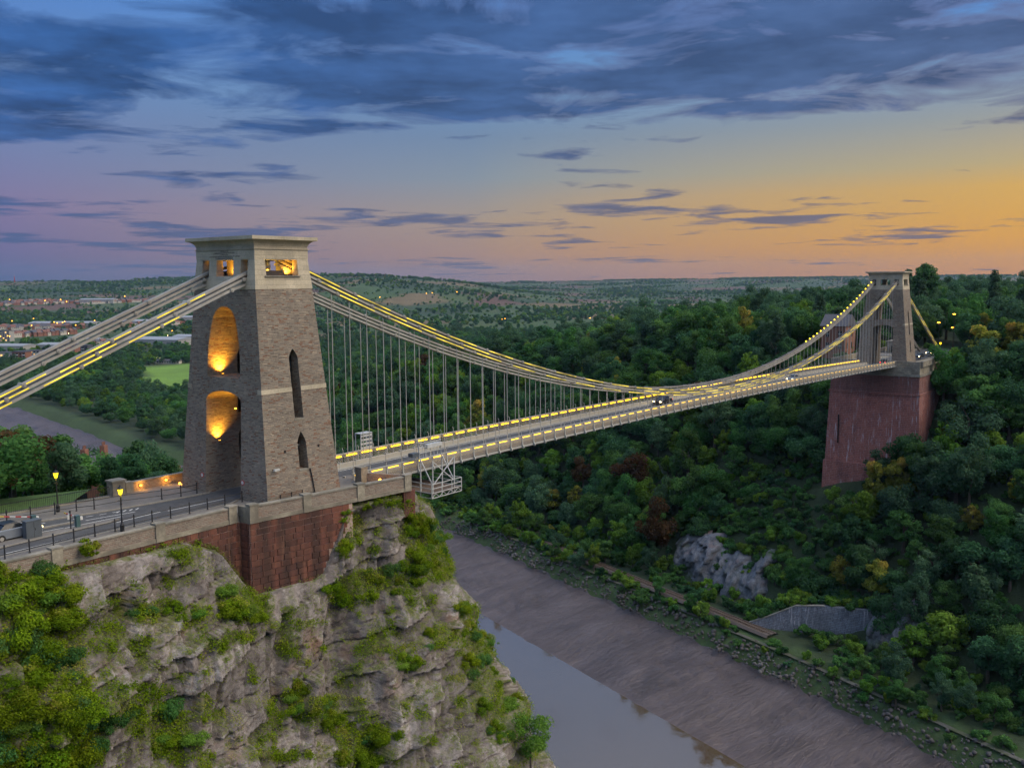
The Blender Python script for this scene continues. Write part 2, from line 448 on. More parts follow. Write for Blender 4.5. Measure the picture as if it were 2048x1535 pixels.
plain('yellow_paint', (.62, .45, .06), .5, var=.1)
plain('render_wall', (.50, .46, .40), .85, var=.12)
plain('house_brick', (.24, .11, .075), .9, var=.25)
plain('slate_roof', (.085, .085, .10), .8, var=.25)
plain('tile_roof', (.20, .095, .07), .85, var=.25)
plain('pale_roof', (.30, .32, .35), .6, var=.1)
plain('concrete', (.36, .35, .33), .9, var=.15)
plain('car_silver', (.24, .27, .31), .3, metal=.3, var=.05)
plain('car_dark', (.02, .022, .026), .3, var=.1)
plain('car_red', (.28, .02, .02), .3, var=.1)
plain('tyre', (.018, .018, .018), .85, var=.1)
plain('bark', (.085, .068, .05), .95, var=.35, scale=4, bd=.02)
plain('pale_bark', (.20, .17, .13), .95, var=.35, scale=4, bd=.02)
plain('ballast', (.13, .10, .085), .95, var=.35, scale=6)
plain('rail_steel', (.16, .11, .085), .5, metal=.5, var=.2)
plain('turf', (.075, .135, .030), .95, var=.3, scale=2)
emit('amber_tube', (1.0, .55, .012), 5.5)
emit('amber_lens', (1.0, .48, .03), 14.0)
emit('led_yellow', (.90, .68, .04), 1.35)
def uneven(name, sc, lo, hi):
    t = NT(MATS[name].node_tree); e = [n for n in t.n if n.type == 'EMISSION'][0]
    P = t.add('ShaderNodeNewGeometry').outputs['Position']
    t.setv(e.inputs[1], t.mapr(t.noise(P, sc, 2, .5), .32, .68, lo, hi))
uneven('led_yellow', .45, .45, 2.3)  # strip brightness varied to imitate soft patches of lamp glow on the bars
emit('bulb_yellow', (1.0, .72, .03), 6.0)
emit('lantern_glow', (1.0, .70, .02), 3.2)
emit('street_amber', (1.0, .40, .03), 13.0)
emit('street_white', (1.0, .80, .40), 8.0)
emit('headlamp', (1.0, .72, .30), 22.0)
emit('tail_red', (1.0, .02, .02), 7.0)
emit('window_lit', (1.0, .55, .14), 2.2)

def rock_mat():
    m, t, b, out = ensure_mat('limestone')
    g = t.add('ShaderNodeNewGeometry'); P = g.outputs['Position']; N = g.outputs['Normal']
    n1 = t.noise(P, .45, 6, .62); n2 = t.noise(P, 4.5, 8, .75)
    c = t.ramp(n1, [(.28, (.082, .070, .066)), (.45, (.160, .140, .132)), (.6, (.248, .226, .218)), (.75, (.180, .143, .127))])
    c = t.mix(.65, c, t.ramp(n2, [(.30, (.45,)*3), (.5, (1.0,)*3), (.72, (1.5,)*3)]), 'MULTIPLY')
    X, Y, Z = t.xyz(P)
    bed = t.noise(t.comb(t.m('MULTIPLY', X, .25), t.m('MULTIPLY', Y, .25), t.m('MULTIPLY', t.m('SUBTRACT', Z, t.m('MULTIPLY', X, .27)), 3.0)), 1.6, 5, .6)
    c = t.mix(t.mapr(bed, .58, .66, 0, .55), c, (.10, .085, .07, 1))
    rust = t.noise(P, .22, 4, .6, w=3)
    c = t.mix(t.mapr(rust, .58, .70, 0, .55), c, (.27, .145, .09, 1))
    pale = t.noise(P, 1.1, 5, .65, w=6)
    c = t.mix(t.mapr(pale, .57, .66, 0, .6), c, (.44, .42, .41, 1))
    crack = t.add('ShaderNodeTexVoronoi', feature='DISTANCE_TO_EDGE'); crack.inputs['Scale'].default_value = .9
    t.link(t.vm('MULTIPLY', t.vm('ADD', P, t.vm('SCALE', t.comb(n2, n1, bed), sc=1.4)), (.55, .55, 1.3)), crack.inputs['Vector'])
    tone = t.add('ShaderNodeAttribute', attribute_name='tone').outputs['Fac']
    c = t.mix(.75, c, t.ramp(tone, [(.15, (.62, .60, .60)), (.45, (.95, .93, .92)), (.6, (1.15, 1.08, 1.02)), (.85, (1.45, 1.42, 1.40))]), 'MULTIPLY')
    at = t.add('ShaderNodeAttribute', attribute_name='veg').outputs['Fac']
    up = t.xyz(N)[2]
    mossn = t.noise(P, 1.3, 5, .7, w=1)
    moss = t.m('MAXIMUM', t.m('MULTIPLY', t.mapr(up, .46, .72), t.mapr(mossn, .44, .58)), t.m('MULTIPLY', at, t.mapr(mossn, .30, .5)))
    mc = t.ramp(t.noise(P, 2.6, 4, .6), [(.3, (.050, .075, .016)), (.5, (.105, .125, .026)), (.7, (.16, .135, .050))])
    c = t.mix(t.m('MULTIPLY', moss, .88), c, mc)
    t.setv(b.inputs['Base Color'], c); b.inputs['Roughness'].default_value = .93
    hg = t.m('ADD', t.m('ADD', t.m('MULTIPLY', n2, .6), t.m('MULTIPLY', t.noise(P, 11, 4, .7), .25)), t.mapr(crack.outputs['Distance'], 0, .05, 0, .22))
    bump(t, b, hg, .10); MATS['limestone'] = m
rock_mat()
def mud_mat():
    m, t, b, out = ensure_mat('mud')
    P = t.add('ShaderNodeNewGeometry').outputs['Position']
    X, Y, Z = t.xyz(P)
    cr = t.m('SUBTRACT', X, t.m('MULTIPLY', Y, .43)); al = t.m('ADD', Y, t.m('MULTIPLY', X, .43))
    n = t.noise(P, .09, 6, .65); rill = t.noise(t.comb(t.m('MULTIPLY', cr, .12), t.m('MULTIPLY', al, .55), 0), 1.0, 6, .68, 1.2)
    c = t.ramp(n, [(.3, (.082, .062, .062)), (.55, (.118, .092, .094)), (.75, (.150, .124, .130))])
    c = t.mix(t.mapr(rill, .54, .68, 0, .4), c, (.050, .037, .036, 1))
    blot = t.noise(P, .05, 6, .7, w=5)
    c = t.mix(t.mapr(blot, .56, .66, 0, .6), c, (.060, .046, .042, 1))
    at = t.add('ShaderNodeAttribute', attribute_name='veg').outputs['Fac']
    t.setv(b.inputs['Base Color'], c); t.setv(b.inputs['Roughness'], t.mapr(n, .3, .7, .30, .55))
    b.inputs['Specular IOR Level'].default_value = .5
    bump(t, b, t.m('ADD', rill, t.m('MULTIPLY', t.noise(P, .7, 5, .7), .5)), .7); MATS['mud'] = m
mud_mat()
def water_mat():
    m, t, b, out = ensure_mat('river_water')
    P = t.add('ShaderNodeNewGeometry').outputs['Position']
    n = t.noise(P, .02, 4, .6)
    t.setv(b.inputs['Base Color'], t.ramp(n, [(.3, (.085, .056, .034)), (.7, (.10, .068, .044))]))
    b.inputs['Roughness'].default_value = .05; b.inputs['IOR'].default_value = 2.0
    b.inputs['Specular IOR Level'].default_value = .5
    bump(t, b, t.noise(P, .25, 3, .5), .05, .35); MATS['river_water'] = m
water_mat()
def ground_mat():
    m, t, b, out = ensure_mat('country')
    P = t.add('ShaderNodeNewGeometry').outputs['Position']
    at = t.add('ShaderNodeAttribute', attribute_name='field').outputs['Color']
    n = t.noise(P, .02, 6, .65); n2 = t.noise(P, .5, 5, .65)
    c = t.mix(.5, at, t.ramp(n, [(.3, (.6,)*3), (.7, (1.35,)*3)]), 'MULTIPLY')
    c = t.mix(.5, c, t.ramp(n2, [(.3, (.55,)*3), (.7, (1.4,)*3)]), 'MULTIPLY')
    t.setv(b.inputs['Base Color'], c); b.inputs['Roughness'].default_value = .95
    bump(t, b, n2, .4); MATS['country'] = m
ground_mat()
def leaf(name, lo, hi, dry=None, trans=.48):
    m, t, b, out = ensure_mat(name)
    g = t.add('ShaderNodeNewGeometry'); oi = t.add('ShaderNodeObjectInfo')
    at = t.add('ShaderNodeAttribute', attribute_name='tint').outputs['Fac']
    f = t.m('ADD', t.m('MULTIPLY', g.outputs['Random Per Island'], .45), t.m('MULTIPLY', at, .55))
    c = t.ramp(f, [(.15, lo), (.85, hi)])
    if dry: c = t.mix(t.m('MULTIPLY', t.mapr(at, .72, .95), .8), c, dry)
    v = t.m('ADD', .90, t.m('MULTIPLY', oi.outputs['Random'], .7))
    c = t.vm('SCALE', c, sc=v)
    hs = t.add('ShaderNodeHueSaturation'); t.setv(hs.inputs['Hue'], t.m('ADD', .485, t.m('MULTIPLY', t.m('FRACT', t.m('MULTIPLY', oi.outputs['Random'], 7.7)), .035)))
    t.link(c, hs.inputs['Color']); c = hs.outputs[0]
    t.n.remove(b)
    df = t.add('ShaderNodeBsdfDiffuse'); tr = t.add('ShaderNodeBsdfTranslucent'); mx = t.add('ShaderNodeMixShader')
    t.link(c, df.inputs[0]); t.link(c, tr.inputs[0]); mx.inputs[0].default_value = trans
    t.link(df.outputs[0], mx.inputs[1]); t.link(tr.outputs[0], mx.inputs[2]); t.link(mx.outputs[0], out.inputs[0])
    MATS[name] = m
leaf('leaf_dark', (0.024, 0.074, 0.036), (0.080, 0.178, 0.070))
leaf('leaf_mid', (0.036, 0.102, 0.032), (0.115, 0.232, 0.062))
leaf('leaf_light', (0.070, 0.145, 0.022), (0.185, 0.300, 0.045))
leaf('leaf_yellow', (0.138, 0.160, 0.029), (0.334, 0.312, 0.058), (0.406, 0.246, 0.058, 1))
leaf('leaf_blue', (0.034, 0.086, 0.050), (0.105, 0.190, 0.095))
leaf('leaf_copper', (0.050, 0.032, 0.018), (0.130, 0.070, 0.034))
leaf('leaf_conifer', (0.023, 0.052, 0.035), (0.065, 0.113, 0.064))
leaf('ivy_leaf', (0.066, 0.125, 0.007), (0.225, 0.310, 0.016), (0.270, 0.240, 0.050, 1))
leaf('grass_blade', (0.095, 0.135, 0.022), (0.250, 0.260, 0.055), (0.33, 0.25, 0.11, 1))

for k_ in ('led_yellow', 'bulb_yellow', 'lantern_glow', 'street_amber', 'street_white', 'headlamp', 'tail_red', 'window_lit', 'amber_lens'):
    MATS[k_].cycles.emission_sampling = 'NONE'

plain('wet_mud_skylit', (.22, .205, .22), .32, var=.3, scale=.12, bd=.2, var2=(.15, .135, .145, 1))  # glossy wet mud, base colour lightened to imitate reflected sky
# ------------------------------------------------------------------ terrain
RY = np.array([-900, -200, 0, 150, 400, 600, 760, 900, 1050, 1250, 1500, 6000.])
RX = np.array([-270, 26, 112, 168, 190, 234, 262, 250, 190, 30, -300, -7000.])
WATER = -78.0
def river_c(x, y):
    """metres from the water's edge on the wooded side, positive towards the wood"""
    return (x-np.interp(y, RY, RX))*.92
PROF_C = np.array([-200, -66, -60, -10, 0, 33, 37, 41, 50, 56, 82, 122, 170, 320, 900, 2000.])
PROF_Z = np.array([-79, -79, -80, -79.6, -78, -72.2, -69.3, -68.2, -67.6, -66, -37, -4, 0, 4, 0, -30.])
RIDGES = [  # (azimuth deg, crest height), rise from r0 to r1
    (2300, 5600, [(75, 38), (65.6, 34), (60.7, 33), (56.2, 45), (52, 52), (48, 44), (44, 20), (40, -10), (30, -40), (0, -40)]),
    (2300, 3900, [(75, -60), (57, -60), (53, 10), (50, 42), (48.4, 50), (45.2, 45), (42, 26), (39.5, 4), (37, -25), (33, -52), (0, -60)]),
    (3300, 7400, [(75, 0), (50, 0), (42, 0), (39.5, 3), (35, 9), (29, 15), (20.4, 21), (10, 26), (-10, 26)]),
]
def height(x, y):
    c = river_c(x, y)
    lf = 1-sstep(30, 540, y-.12*np.maximum(x-250, 0))
    pz = np.interp(c, PROF_C, PROF_Z)-3.0*sstep(-60, -20, c)*(1-sstep(30, 36.5, c))
    wood = np.where(c > 41, -67.6+(pz+67.6)*np.clip(lf, 0, 1), pz)
    wood = wood+np.where(c > 60, fbm(x/38, y/38, 4, 3)*9*np.clip((c-60)/30, 0, 1)*(lf*.8+.2), 0)
    # town side: hill that falls away behind the road, then flood plain
    d = np.maximum(y-10.5, 0)
    sl = np.interp(x, [-25, 14], [.10, .34])
    hill = -0.35-sl*np.minimum(d, 32)-.30*np.maximum(d-32, 0)
    edge = 14+.40*np.maximum(y-8, 0)
    hill = np.minimum(hill, -.35-1.7*np.maximum(x-edge, 0))
    hill = np.where(y < 10, np.where((x < 4) & (y > -4.5), -.45, -80), hill)
    hill = np.maximum(hill, -71+fbm(x/60, y/60, 3, 9)*4)
    hill = np.where((y < 10) & ~((x < 4) & (y > -4.5)), -80, hill)
    bank = np.where(y < 170, -79+2.6*np.maximum(-66-c, 0), -79+np.clip((-66-c)/34, 0, 1)*9)
    hill = np.where(c > -110, np.minimum(hill, np.maximum(bank, -79.5)), hill)
    h = np.where(c < -60, hill, wood)
    # distant ridges
    dx, dy = x-CAM[0], y-CAM[1]; r = np.hypot(dx, dy); az = np.degrees(np.arctan2(dy, dx))
    far = np.full(x.shape, -200.)
    for r0, r1, tab in RIDGES:
        A = np.array(sorted(tab)); top = np.interp(az, A[:, 0], A[:, 1])
        s = sstep(r0, r1, r+fbm(x/700, y/700, 3, 21)*900)
        z = -66+(top+66)*s+fbm(x/420, y/420, 4, 31)*26*s*(1-.75*sstep(r1-900, r1, r))
        z = z-np.maximum(r-r1, 0)*.02
        far = np.maximum(far, z)
    w = sstep(1100, 1900, r)
    base = np.where(r > 1100, np.maximum(h*(1-w)+np.minimum(h, -66)*w, -80), h)
    return np.where(r > 1500, np.maximum(base, far), base)

def axis(lo, hi, a, b, d0, g, dmax):
    mid = list(np.arange(a, b+.1, d0)); v = b; d = d0
    while v < hi: d = min(d*g, dmax); v += d; mid.append(v)
    v = a; d = d0; pre = []
    while v > lo: d = min(d*g, 90); v -= d; pre.append(v)
    return np.array(pre[::-1]+mid)
GX = axis(-900, 8600, -64, 260, 4.0, 1.05, 34.)
GY = axis(-800, 8600, -60, 220, 4.0, 1.05, 34.)
XX, YY = np.meshgrid(GX, GY, indexing='ij')
HH = height(XX, YY)
def gz(x, y): return float(height(np.array([float(x)]), np.array([float(y)]))[0])

# fields: irregular cells, one colour each
fx, fy = XX/210+fbm(XX/400, YY/400, 2, 51)*.8, YY/150+fbm(XX/400, YY/400, 2, 52)*.8
_, _, FID, _, _ = worley(fx, fy, 61, .8)
FR = np.hypot(XX-CAM[0], YY-CAM[1])
pal = np.array([(.060, .125, .030), (.080, .150, .040), (.050, .100, .032), (.095, .150, .045), (.040, .085, .030), (.235, .175, .085), (.185, .105, .075), (.055, .115, .035)])
pidx = np.minimum((FID*8.999).astype(int) % 9, 7)
fc = pal[np.minimum((FID*len(pal)).astype(int), len(pal)-1)]*.62
wood_c = np.array((.030, .048, .018)); plain_c = np.array((.055, .090, .030)); town_c = np.array((.085, .085, .070))
CC = river_c(XX, YY)
k = sstep(1250, 1700, FR)[..., None]
colr = np.where((CC > 41)[..., None], wood_c, plain_c)*(1-k)+fc*k
# the sports ground beside the river
AZ = np.degrees(np.arctan2(YY-CAM[1], XX-CAM[0]))
sport = (FR > 842) & (FR < 1090) & (AZ > 55.3) & (AZ < 58.7)
colr = np.where(sport[..., None], np.array((.140, .255, .030)), colr)
bankc = (CC < -60) & (CC > -112) & (FR > 300)
colr = np.where(bankc[..., None], np.array((.085, .095, .050)), colr)
nx, ny = XX.shape
I = np.arange(nx*ny).reshape(nx, ny)
F = np.stack([I[:-1, :-1], I[1:, :-1], I[1:, 1:], I[:-1, 1:]], -1).reshape(-1, 4)
V = np.stack([XX, YY, HH], -1).reshape(-1, 3)
cmid = river_c(V[F].mean(1)[:, 0], V[F].mean(1)[:, 1])
zmid = V[F][:, :, 2].mean(1); ymid = V[F].mean(1)[:, 1]; xmid = V[F].mean(1)[:, 0]
me = np_mesh('ground', V, F, True)
ca = me.color_attributes.new('field', 'FLOAT_COLOR', 'POINT')
ca.data.foreach_set('color', np.concatenate([colr.reshape(-1, 3), np.ones((nx*ny, 1))], 1).astype(np.float32).ravel())
me.materials.append(MATS['country'])
ground = link(bpy.data.objects.new('ground', me)); ground['kind'] = 'structure'

def hit(u_, v_):
    """point of the ground seen at a pixel of the photograph"""
    d = ray(u_, v_); ts = np.concatenate([np.arange(300, 1500, 6.), np.arange(1500, 9000, 20.)])
    P = CAM+d*ts[:, None]; under = P[:, 2] < height(P[:, 0], P[:, 1])
    i = int(np.argmax(under)) if under.any() else len(ts)-1
    return P[i]
# mud banks of the tidal river: a finer sheet laid over the bed
def strip(name, c0, c1, dc, mat, zoff, y0=-160, y1=1350, rough=.25, smooth=True):
    cs = np.arange(c0, c1+dc/2, dc); ys = np.concatenate([np.arange(y0, 260, 1.6), np.arange(260, y1, 7.)])
    C, Yv = np.meshgrid(cs, ys, indexing='ij')
    X = np.interp(Yv, RY, RX)+C/.92
    Z = np.interp(C, PROF_C, PROF_Z)+zoff
    al = Yv+.43*X
    gull = np.abs(fbm(C/60+fbm(al/40, C/40, 2, 7)*1.5, al/9, 4, 71))
    Z = Z+fbm(X/26, Yv/26, 3, 79)*2.6*(1-sstep(18, 34, C))+fbm(X/9, Yv/9, 5, 73)*rough*1.6-np.maximum(.10-gull, 0)*rough*16*sstep(0, 10, C)*(1-sstep(28, 36, C))
    n0, n1 = C.shape; J = np.arange(n0*n1).reshape(n0, n1)
    Fm = np.stack([J[:-1, :-1], J[1:, :-1], J[1:, 1:], J[:-1, 1:]], -1).reshape(-1, 4)
    return structure(name, np_mesh(name, np.stack([X, Yv, Z], -1).reshape(-1, 3), Fm, smooth), mat)
strip('mud_bank', -8, 36.5, .8, 'mud', -1.3, rough=.42)
def near_bank():
    cs = np.arange(-112, -52, 3.0); ys = np.arange(120, 1350, 7.)
    C, Yv = np.meshgrid(cs, ys, indexing='ij'); X = np.interp(Yv, RY, RX)+C/.92
    Z = -78.4+np.clip((-62-C)/34, 0, 1)*9.2-.2+fbm(X/9, Yv/9, 4, 75)*.9
    n0, n1 = C.shape; J = np.arange(n0*n1).reshape(n0, n1)
    Fm = np.stack([J[:-1, :-1], J[1:, :-1], J[1:, 1:], J[:-1, 1:]], -1).reshape(-1, 4)
    structure('mud_flat', np_mesh('mud_flat', np.stack([X, Yv, Z], -1).reshape(-1, 3), Fm, True), 'wet_mud_skylit')
near_bank()
ys = np.concatenate([np.arange(-250, 1400, 10.)])
xe = np.interp(ys, RY, RX)
Vw = np.concatenate([np.stack([xe-95, ys, np.full_like(ys, WATER+.02)], 1), np.stack([xe+4, ys, np.full_like(ys, WATER+.02)], 1)])
n = len(ys); Fw = np.array([(i, i+n, i+n+1, i+1) for i in range(n-1)])
structure('river_water', np_mesh('river_water', Vw, Fw), 'river_water')
# ------------------------------------------------------------------ limestone cliff under the near tower
CONT = np.array([(-75, -12), (-60, -11), (-45, -10.2), (-30, -9.6), (-20, -8.8), (-12, -8.9), (-7, -9.6), (0, -10.6), (5, -11.0), (9.5, -11.2), (12.4, -9.9), (14.2, -7), (15.3, -2), (15.8, 5), (15.5, 14), (16, 24), (17, 34)])
seg = np.hypot(*np.diff(CONT, axis=0).T); S0 = np.concatenate([[0], np.cumsum(seg)])
_sx = np.interp([-43.0], CONT[:, 0], S0)[0]; _se = S0[np.argmin(np.abs(CONT[:, 1]-5)+(CONT[:, 0] < 12)*99)]
SS = np.concatenate([np.arange(14, _sx, .4), np.arange(_sx, _se, .115), np.arange(_se, S0[-1], .4)])
def smoothc(a, w):
    k = np.ones(w)/w; return np.convolve(np.pad(a, w//2, mode='edge'), k, 'valid')[:len(a)]
CX = smoothc(np.interp(SS, S0, CONT[:, 0]), 19); CY = smoothc(np.interp(SS, S0, CONT[:, 1]), 19)
tx, ty = np.gradient(CX), np.gradient(CY); tl = np.hypot(tx, ty); NX, NY = smoothc(ty/tl, 61), smoothc(-tx/tl, 61)
ZTOP = np.interp(CX, [-80, -32, -24, -14, -11, -9.2, -8.2, -2.0, -.8, .6, 2.0, 6, 12, 40], [-.5, -.6, -1.0, -1.2, -2.6, -5.4, -6.9, -7.0, -6.6, -4.0, -1.2, -.9, -1.3, -2])
ZTOP = np.where(CY > -6, np.minimum(ZTOP, -1.4-.34*np.maximum(CY-10, 0)), ZTOP)
ZR = np.concatenate([np.arange(1.0, -1.0, -.25), np.arange(-1.0, -44, -.115), np.arange(-44, -80.5, -1.0)])
sI, zI = np.meshgrid(np.arange(len(SS)), ZR, indexing='ij')
s_ = SS[sI]; zt = ZTOP[sI]; dep = zt-zI
def smooth2(a): return a
u = s_-.36*zI; v = zI-.22*s_
wu = fbm(u/5, v/5, 3, 81)*2.2; wv = fbm(u/5, v/5, 3, 82)*1.1
disp = fbm(s_/13, zI/10, 2, 83)*4.2
# near-vertical gullies between buttresses
gul = np.abs(fbm((s_-.36*zI)/7.5, zI/26, 3, 86)); disp = disp-np.maximum(.09-gul, 0)*13
TONE = np.zeros_like(s_)
def beds(disp, rh, wmin, wmax, a, tilt, crack, seed, warp):
    """rectangular joint blocks in dipping beds: every block its own offset and slant, joints cut in"""
    vv = (v+wv*warp)/rh; vv = vv+.32*np.sin(vv*1.7+seed); row = np.floor(vv); fv = vv-row
    w = wmin+(wmax-wmin)*_h(row, row*0, seed); uu = (u+wu*warp)/w+_h(row, row*0+3, seed)*17; uu = uu+.28*np.sin(uu*2.3+row); col = np.floor(uu); fu = uu-col
    h1_, h2_, h3_ = _h(col, row, seed+1), _h(col, row, seed+2), _h(col, row, seed+3)
    d = (h1_-.5)*2*a+(fu-.5)*(h2_-.5)*2*tilt+(fv-.5)*(h3_-.62)*2*tilt
    e = np.minimum(np.minimum(fu, 1-fu)*w, np.minimum(fv, 1-fv)*rh)
    return disp+d-np.clip(1-e/.13, 0, 1)*crack, h1_
for rh, w0_, w1_, a_, tl_, ck, sd_, wp in ((3.6, 2.6, 6.0, .90, 1.30, .40, 91, 1.0), (1.9, .8, 2.2, .34, .60, .28, 95, .8), (.72, .35, .9, .12, .18, .11, 99, .6)):
    disp, hh_ = beds(disp, rh, w0_, w1_, a_, tl_, ck, sd_, wp); TONE = TONE+(hh_-.5)*a_
TONE = np.clip(.5+TONE*.9, 0, 1)
disp = disp+fbm(s_/.9, zI/.9, 3, 88)*.16
fade = sstep(-.2, 2.2, dep)
off = np.where(dep > 0, (.40+.07*np.clip(NX[sI], 0, 1))*np.minimum(dep, 38)+.25*np.maximum(dep-38, 0)-.35+disp*fade, -1.2+.25*dep)
# keep rock off the masonry
CVX = CX[sI]+NX[sI]*off; CVY = CY[sI]+NY[sI]*off; CVZ = np.minimum(zI, zt+.15)+fbm(s_/2.3, zI/2.3, 3, 89)*.3*fade
CLV = np.stack([CVX, CVY, CVZ], -1)
px_, py_, pd_ = pix(CLV)
VEG = [  # outlines, on the photograph, of what is overgrown
    [(0, 1090), (130, 1105), (150, 1180), (150, 1260), (185, 1370), (235, 1470), (185, 1535), (0, 1535)],
    [(130, 1235), (260, 1250), (230, 1300), (150, 1300)], [(280, 1100), (380, 1080), (400, 1110), (310, 1125)],
    [(240, 1195), (400, 1205), (390, 1240), (260, 1235)], [(440, 1180), (540, 1180), (550, 1245), (450, 1250)],
    [(200, 1350), (330, 1400), (410, 1480), (360, 1535), (230, 1450)], [(690, 1010), (720, 1030), (700, 1110), (680, 1130)],
    [(820, 990), (905, 1100), (925, 1150), (880, 1160), (800, 1170), (830, 1100), (800, 1010)],
    [(680, 1150), (800, 1130), (890, 1150), (800, 1180), (690, 1210), (655, 1200)],
    [(925, 1200), (985, 1260), (995, 1330), (1060, 1400), (1075, 1450), (1020, 1490), (960, 1450), (950, 1380), (925, 1290)],
    [(560, 1370), (660, 1390), (720, 1460), (790, 1430), (800, 1480), (760, 1535), (690, 1535), (650, 1460), (570, 1420)],
    [(760, 1240), (800, 1310), (860, 1310), (840, 1340), (780, 1330), (745, 1260)], [(860, 1250), (925, 1260), (930, 1300), (860, 1290)],
    [(700, 995), (820, 985), (820, 1005), (700, 1015)], [(390, 1255), (480, 1270), (460, 1300), (400, 1300)],
    [(260, 1270), (300, 1270), (310, 1330), (270, 1330)], [(540, 1250), (600, 1270), (600, 1310), (560, 1300)],
]
veg = np.zeros(px_.shape)
for pg in VEG: veg = np.maximum(veg, in_poly(px_+fbm(px_/22, py_/22, 3, 41)*60, py_+fbm(px_/22, py_/22, 3, 42)*60, pg))
patch = (fbm(px_/34, py_/26, 4, 47) > .135) & (dep > 1.5); veg = np.maximum(veg, patch)
n0, n1 = sI.shape; J = np.arange(n0*n1).reshape(n0, n1)
Fc = np.stack([J[:-1, :-1], J[:-1, 1:], J[1:, 1:], J[1:, :-1]], -1).reshape(-1, 4)
me = np_mesh('cliff', CLV.reshape(-1, 3), Fc)
at = me.attributes.new('veg', 'FLOAT', 'POINT'); at.data.foreach_set('value', veg.astype(np.float32).ravel())
at = me.attributes.new('tone', 'FLOAT', 'POINT'); at.data.foreach_set('value', TONE.astype(np.float32).ravel())
cliff = structure('cliff', me, 'limestone')
ax_, ay_ = np.gradient(CLV, axis=0), np.gradient(CLV, axis=1)
CLN = np.cross(ay_, ax_); CLN /= np.linalg.norm(CLN, axis=-1, keepdims=True)+1e-9
# ------------------------------------------------------------------ towers
def lancet(cx, hw, z0, zs, za, n=5):
    """pointed-arch outline (x,z)"""
    r = [(cx-hw, z0), (cx+hw, z0), (cx+hw, zs)]
    for i in range(1, n): a = i/n; r.append((cx+hw*(1-a**1.6), zs+(za-zs)*a))
    r.append((cx, za))
    for i in range(n-1, 0, -1): a = i/n; r.append((cx-hw*(1-a**1.6), zs+(za-zs)*a))
    r.append((cx-hw, zs)); return r
HB, KZ = (4.45, 6.78), 19.85
HK = (3.37, 4.73)
def half(z):
    a = z/KZ; return HB[0]+(HK[0]-HB[0])*a, HB[1]+(HK[1]-HB[1])*a
LOWER_ARCH = [(2.78, -3), (2.70, 9.25)]+[(2.70*math.cos(a), 9.25+.95*math.sin(a)) for a in np.linspace(.25, math.pi-.25, 9)]+[(-2.70, 9.25), (-2.78, -3)]
UP = [(2.55, 11.5), (2.50, 13.2), (2.38, 14.6), (2.02, 16.2), (1.72, 17.15), (1.28, 17.8), (.65, 18.16)]
UPPER_ARCH = UP+[(0, 18.25)]+[(-a, b) for a, b in UP[::-1]]
def tower_mesh():
    b = MB(); h0 = half(-1.5); b.frus(-1.5, h0[0], h0[1], KZ, *HK)
    cuts = [MB().prism(LOWER_ARCH, 'x', -8, 8), MB().prism(UPPER_ARCH, 'x', -8, 8)]
    for s in (-1, 1):
        a, c = sorted((s*2.3, s*9))
        cuts.append(MB().prism(lancet(.2, .53, 7.55, 13.3, 14.2), 'y', a, c))
        cuts.append(MB().prism(lancet(.2, .53, 2.7, 5.15, 6.32), 'y', a, c))
    return boolean(b.mesh('wall'), cuts)
def head_mesh():
    b = MB(); b.frus(KZ+.002, HK[0]+.03, HK[1]+.03, 22.70, 3.14, 4.47)
    cuts = [MB().box(-2.45, 2.45, -3.75, 3.75, 20.95, 22.62),
            MB().box(-5, 5, -1.35, 1.25, 21.1, 22.60)]
    for s in (-1, 1):
        a, c = sorted((s*2.42, s*3.5)); cuts.append(MB().box(-5, 5, a, c, 20.93, 22.61))
    cuts.append(MB().box(-2.0, 1.8, -6, 6, 21.1, 22.605))
    return boolean(b.mesh('head'), cuts)
WALL_ME, HEAD_ME = tower_mesh(), head_mesh()
box_uv(WALL_ME); box_uv(HEAD_ME)
for me in (WALL_ME, HEAD_ME): me.materials.clear()
WALL_ME.materials.append(MATS['rubble_stone']); HEAD_ME.materials.append(MATS['ashlar'])

def cavetto():
    b = MB(); z0, z1 = 23.66, 24.42; n = 6; rings = []
    for i in range(n+1):
        a = i/n; o = .62*(1-math.cos(a*math.pi/2)); rings.append((z0+(z1-z0)*math.sin(a*math.pi/2)*.98, 3.13+o, 4.46+o))
    rings += [(24.44, 3.87, 5.18), (24.76, 3.87, 5.18)]
    for r0, r1 in zip(rings, rings[1:]):
        b.frus(r0[0], r0[1], r0[2], r1[0], r1[1], r1[2]); 
        b.f = b.f[:-6]+b.f[-4:]
    n_ = len(b.v); b.f.append((n_-4, n_-3, n_-2, n_-1)); b.f.append((0, 3, 2, 1))
    return b
CORN_ME = cavetto().mesh('cornice'); CORN_ME.materials.append(MATS['ashlar']); box_uv(CORN_ME)
SLAB_ME = smesh('frieze', MB().frus(22.702, 3.17, 4.50, 23.56, 3.17, 4.50).frus(23.562, 3.26, 4.59, 23.658, 3.26, 4.59), 'ashlar', uv=True)

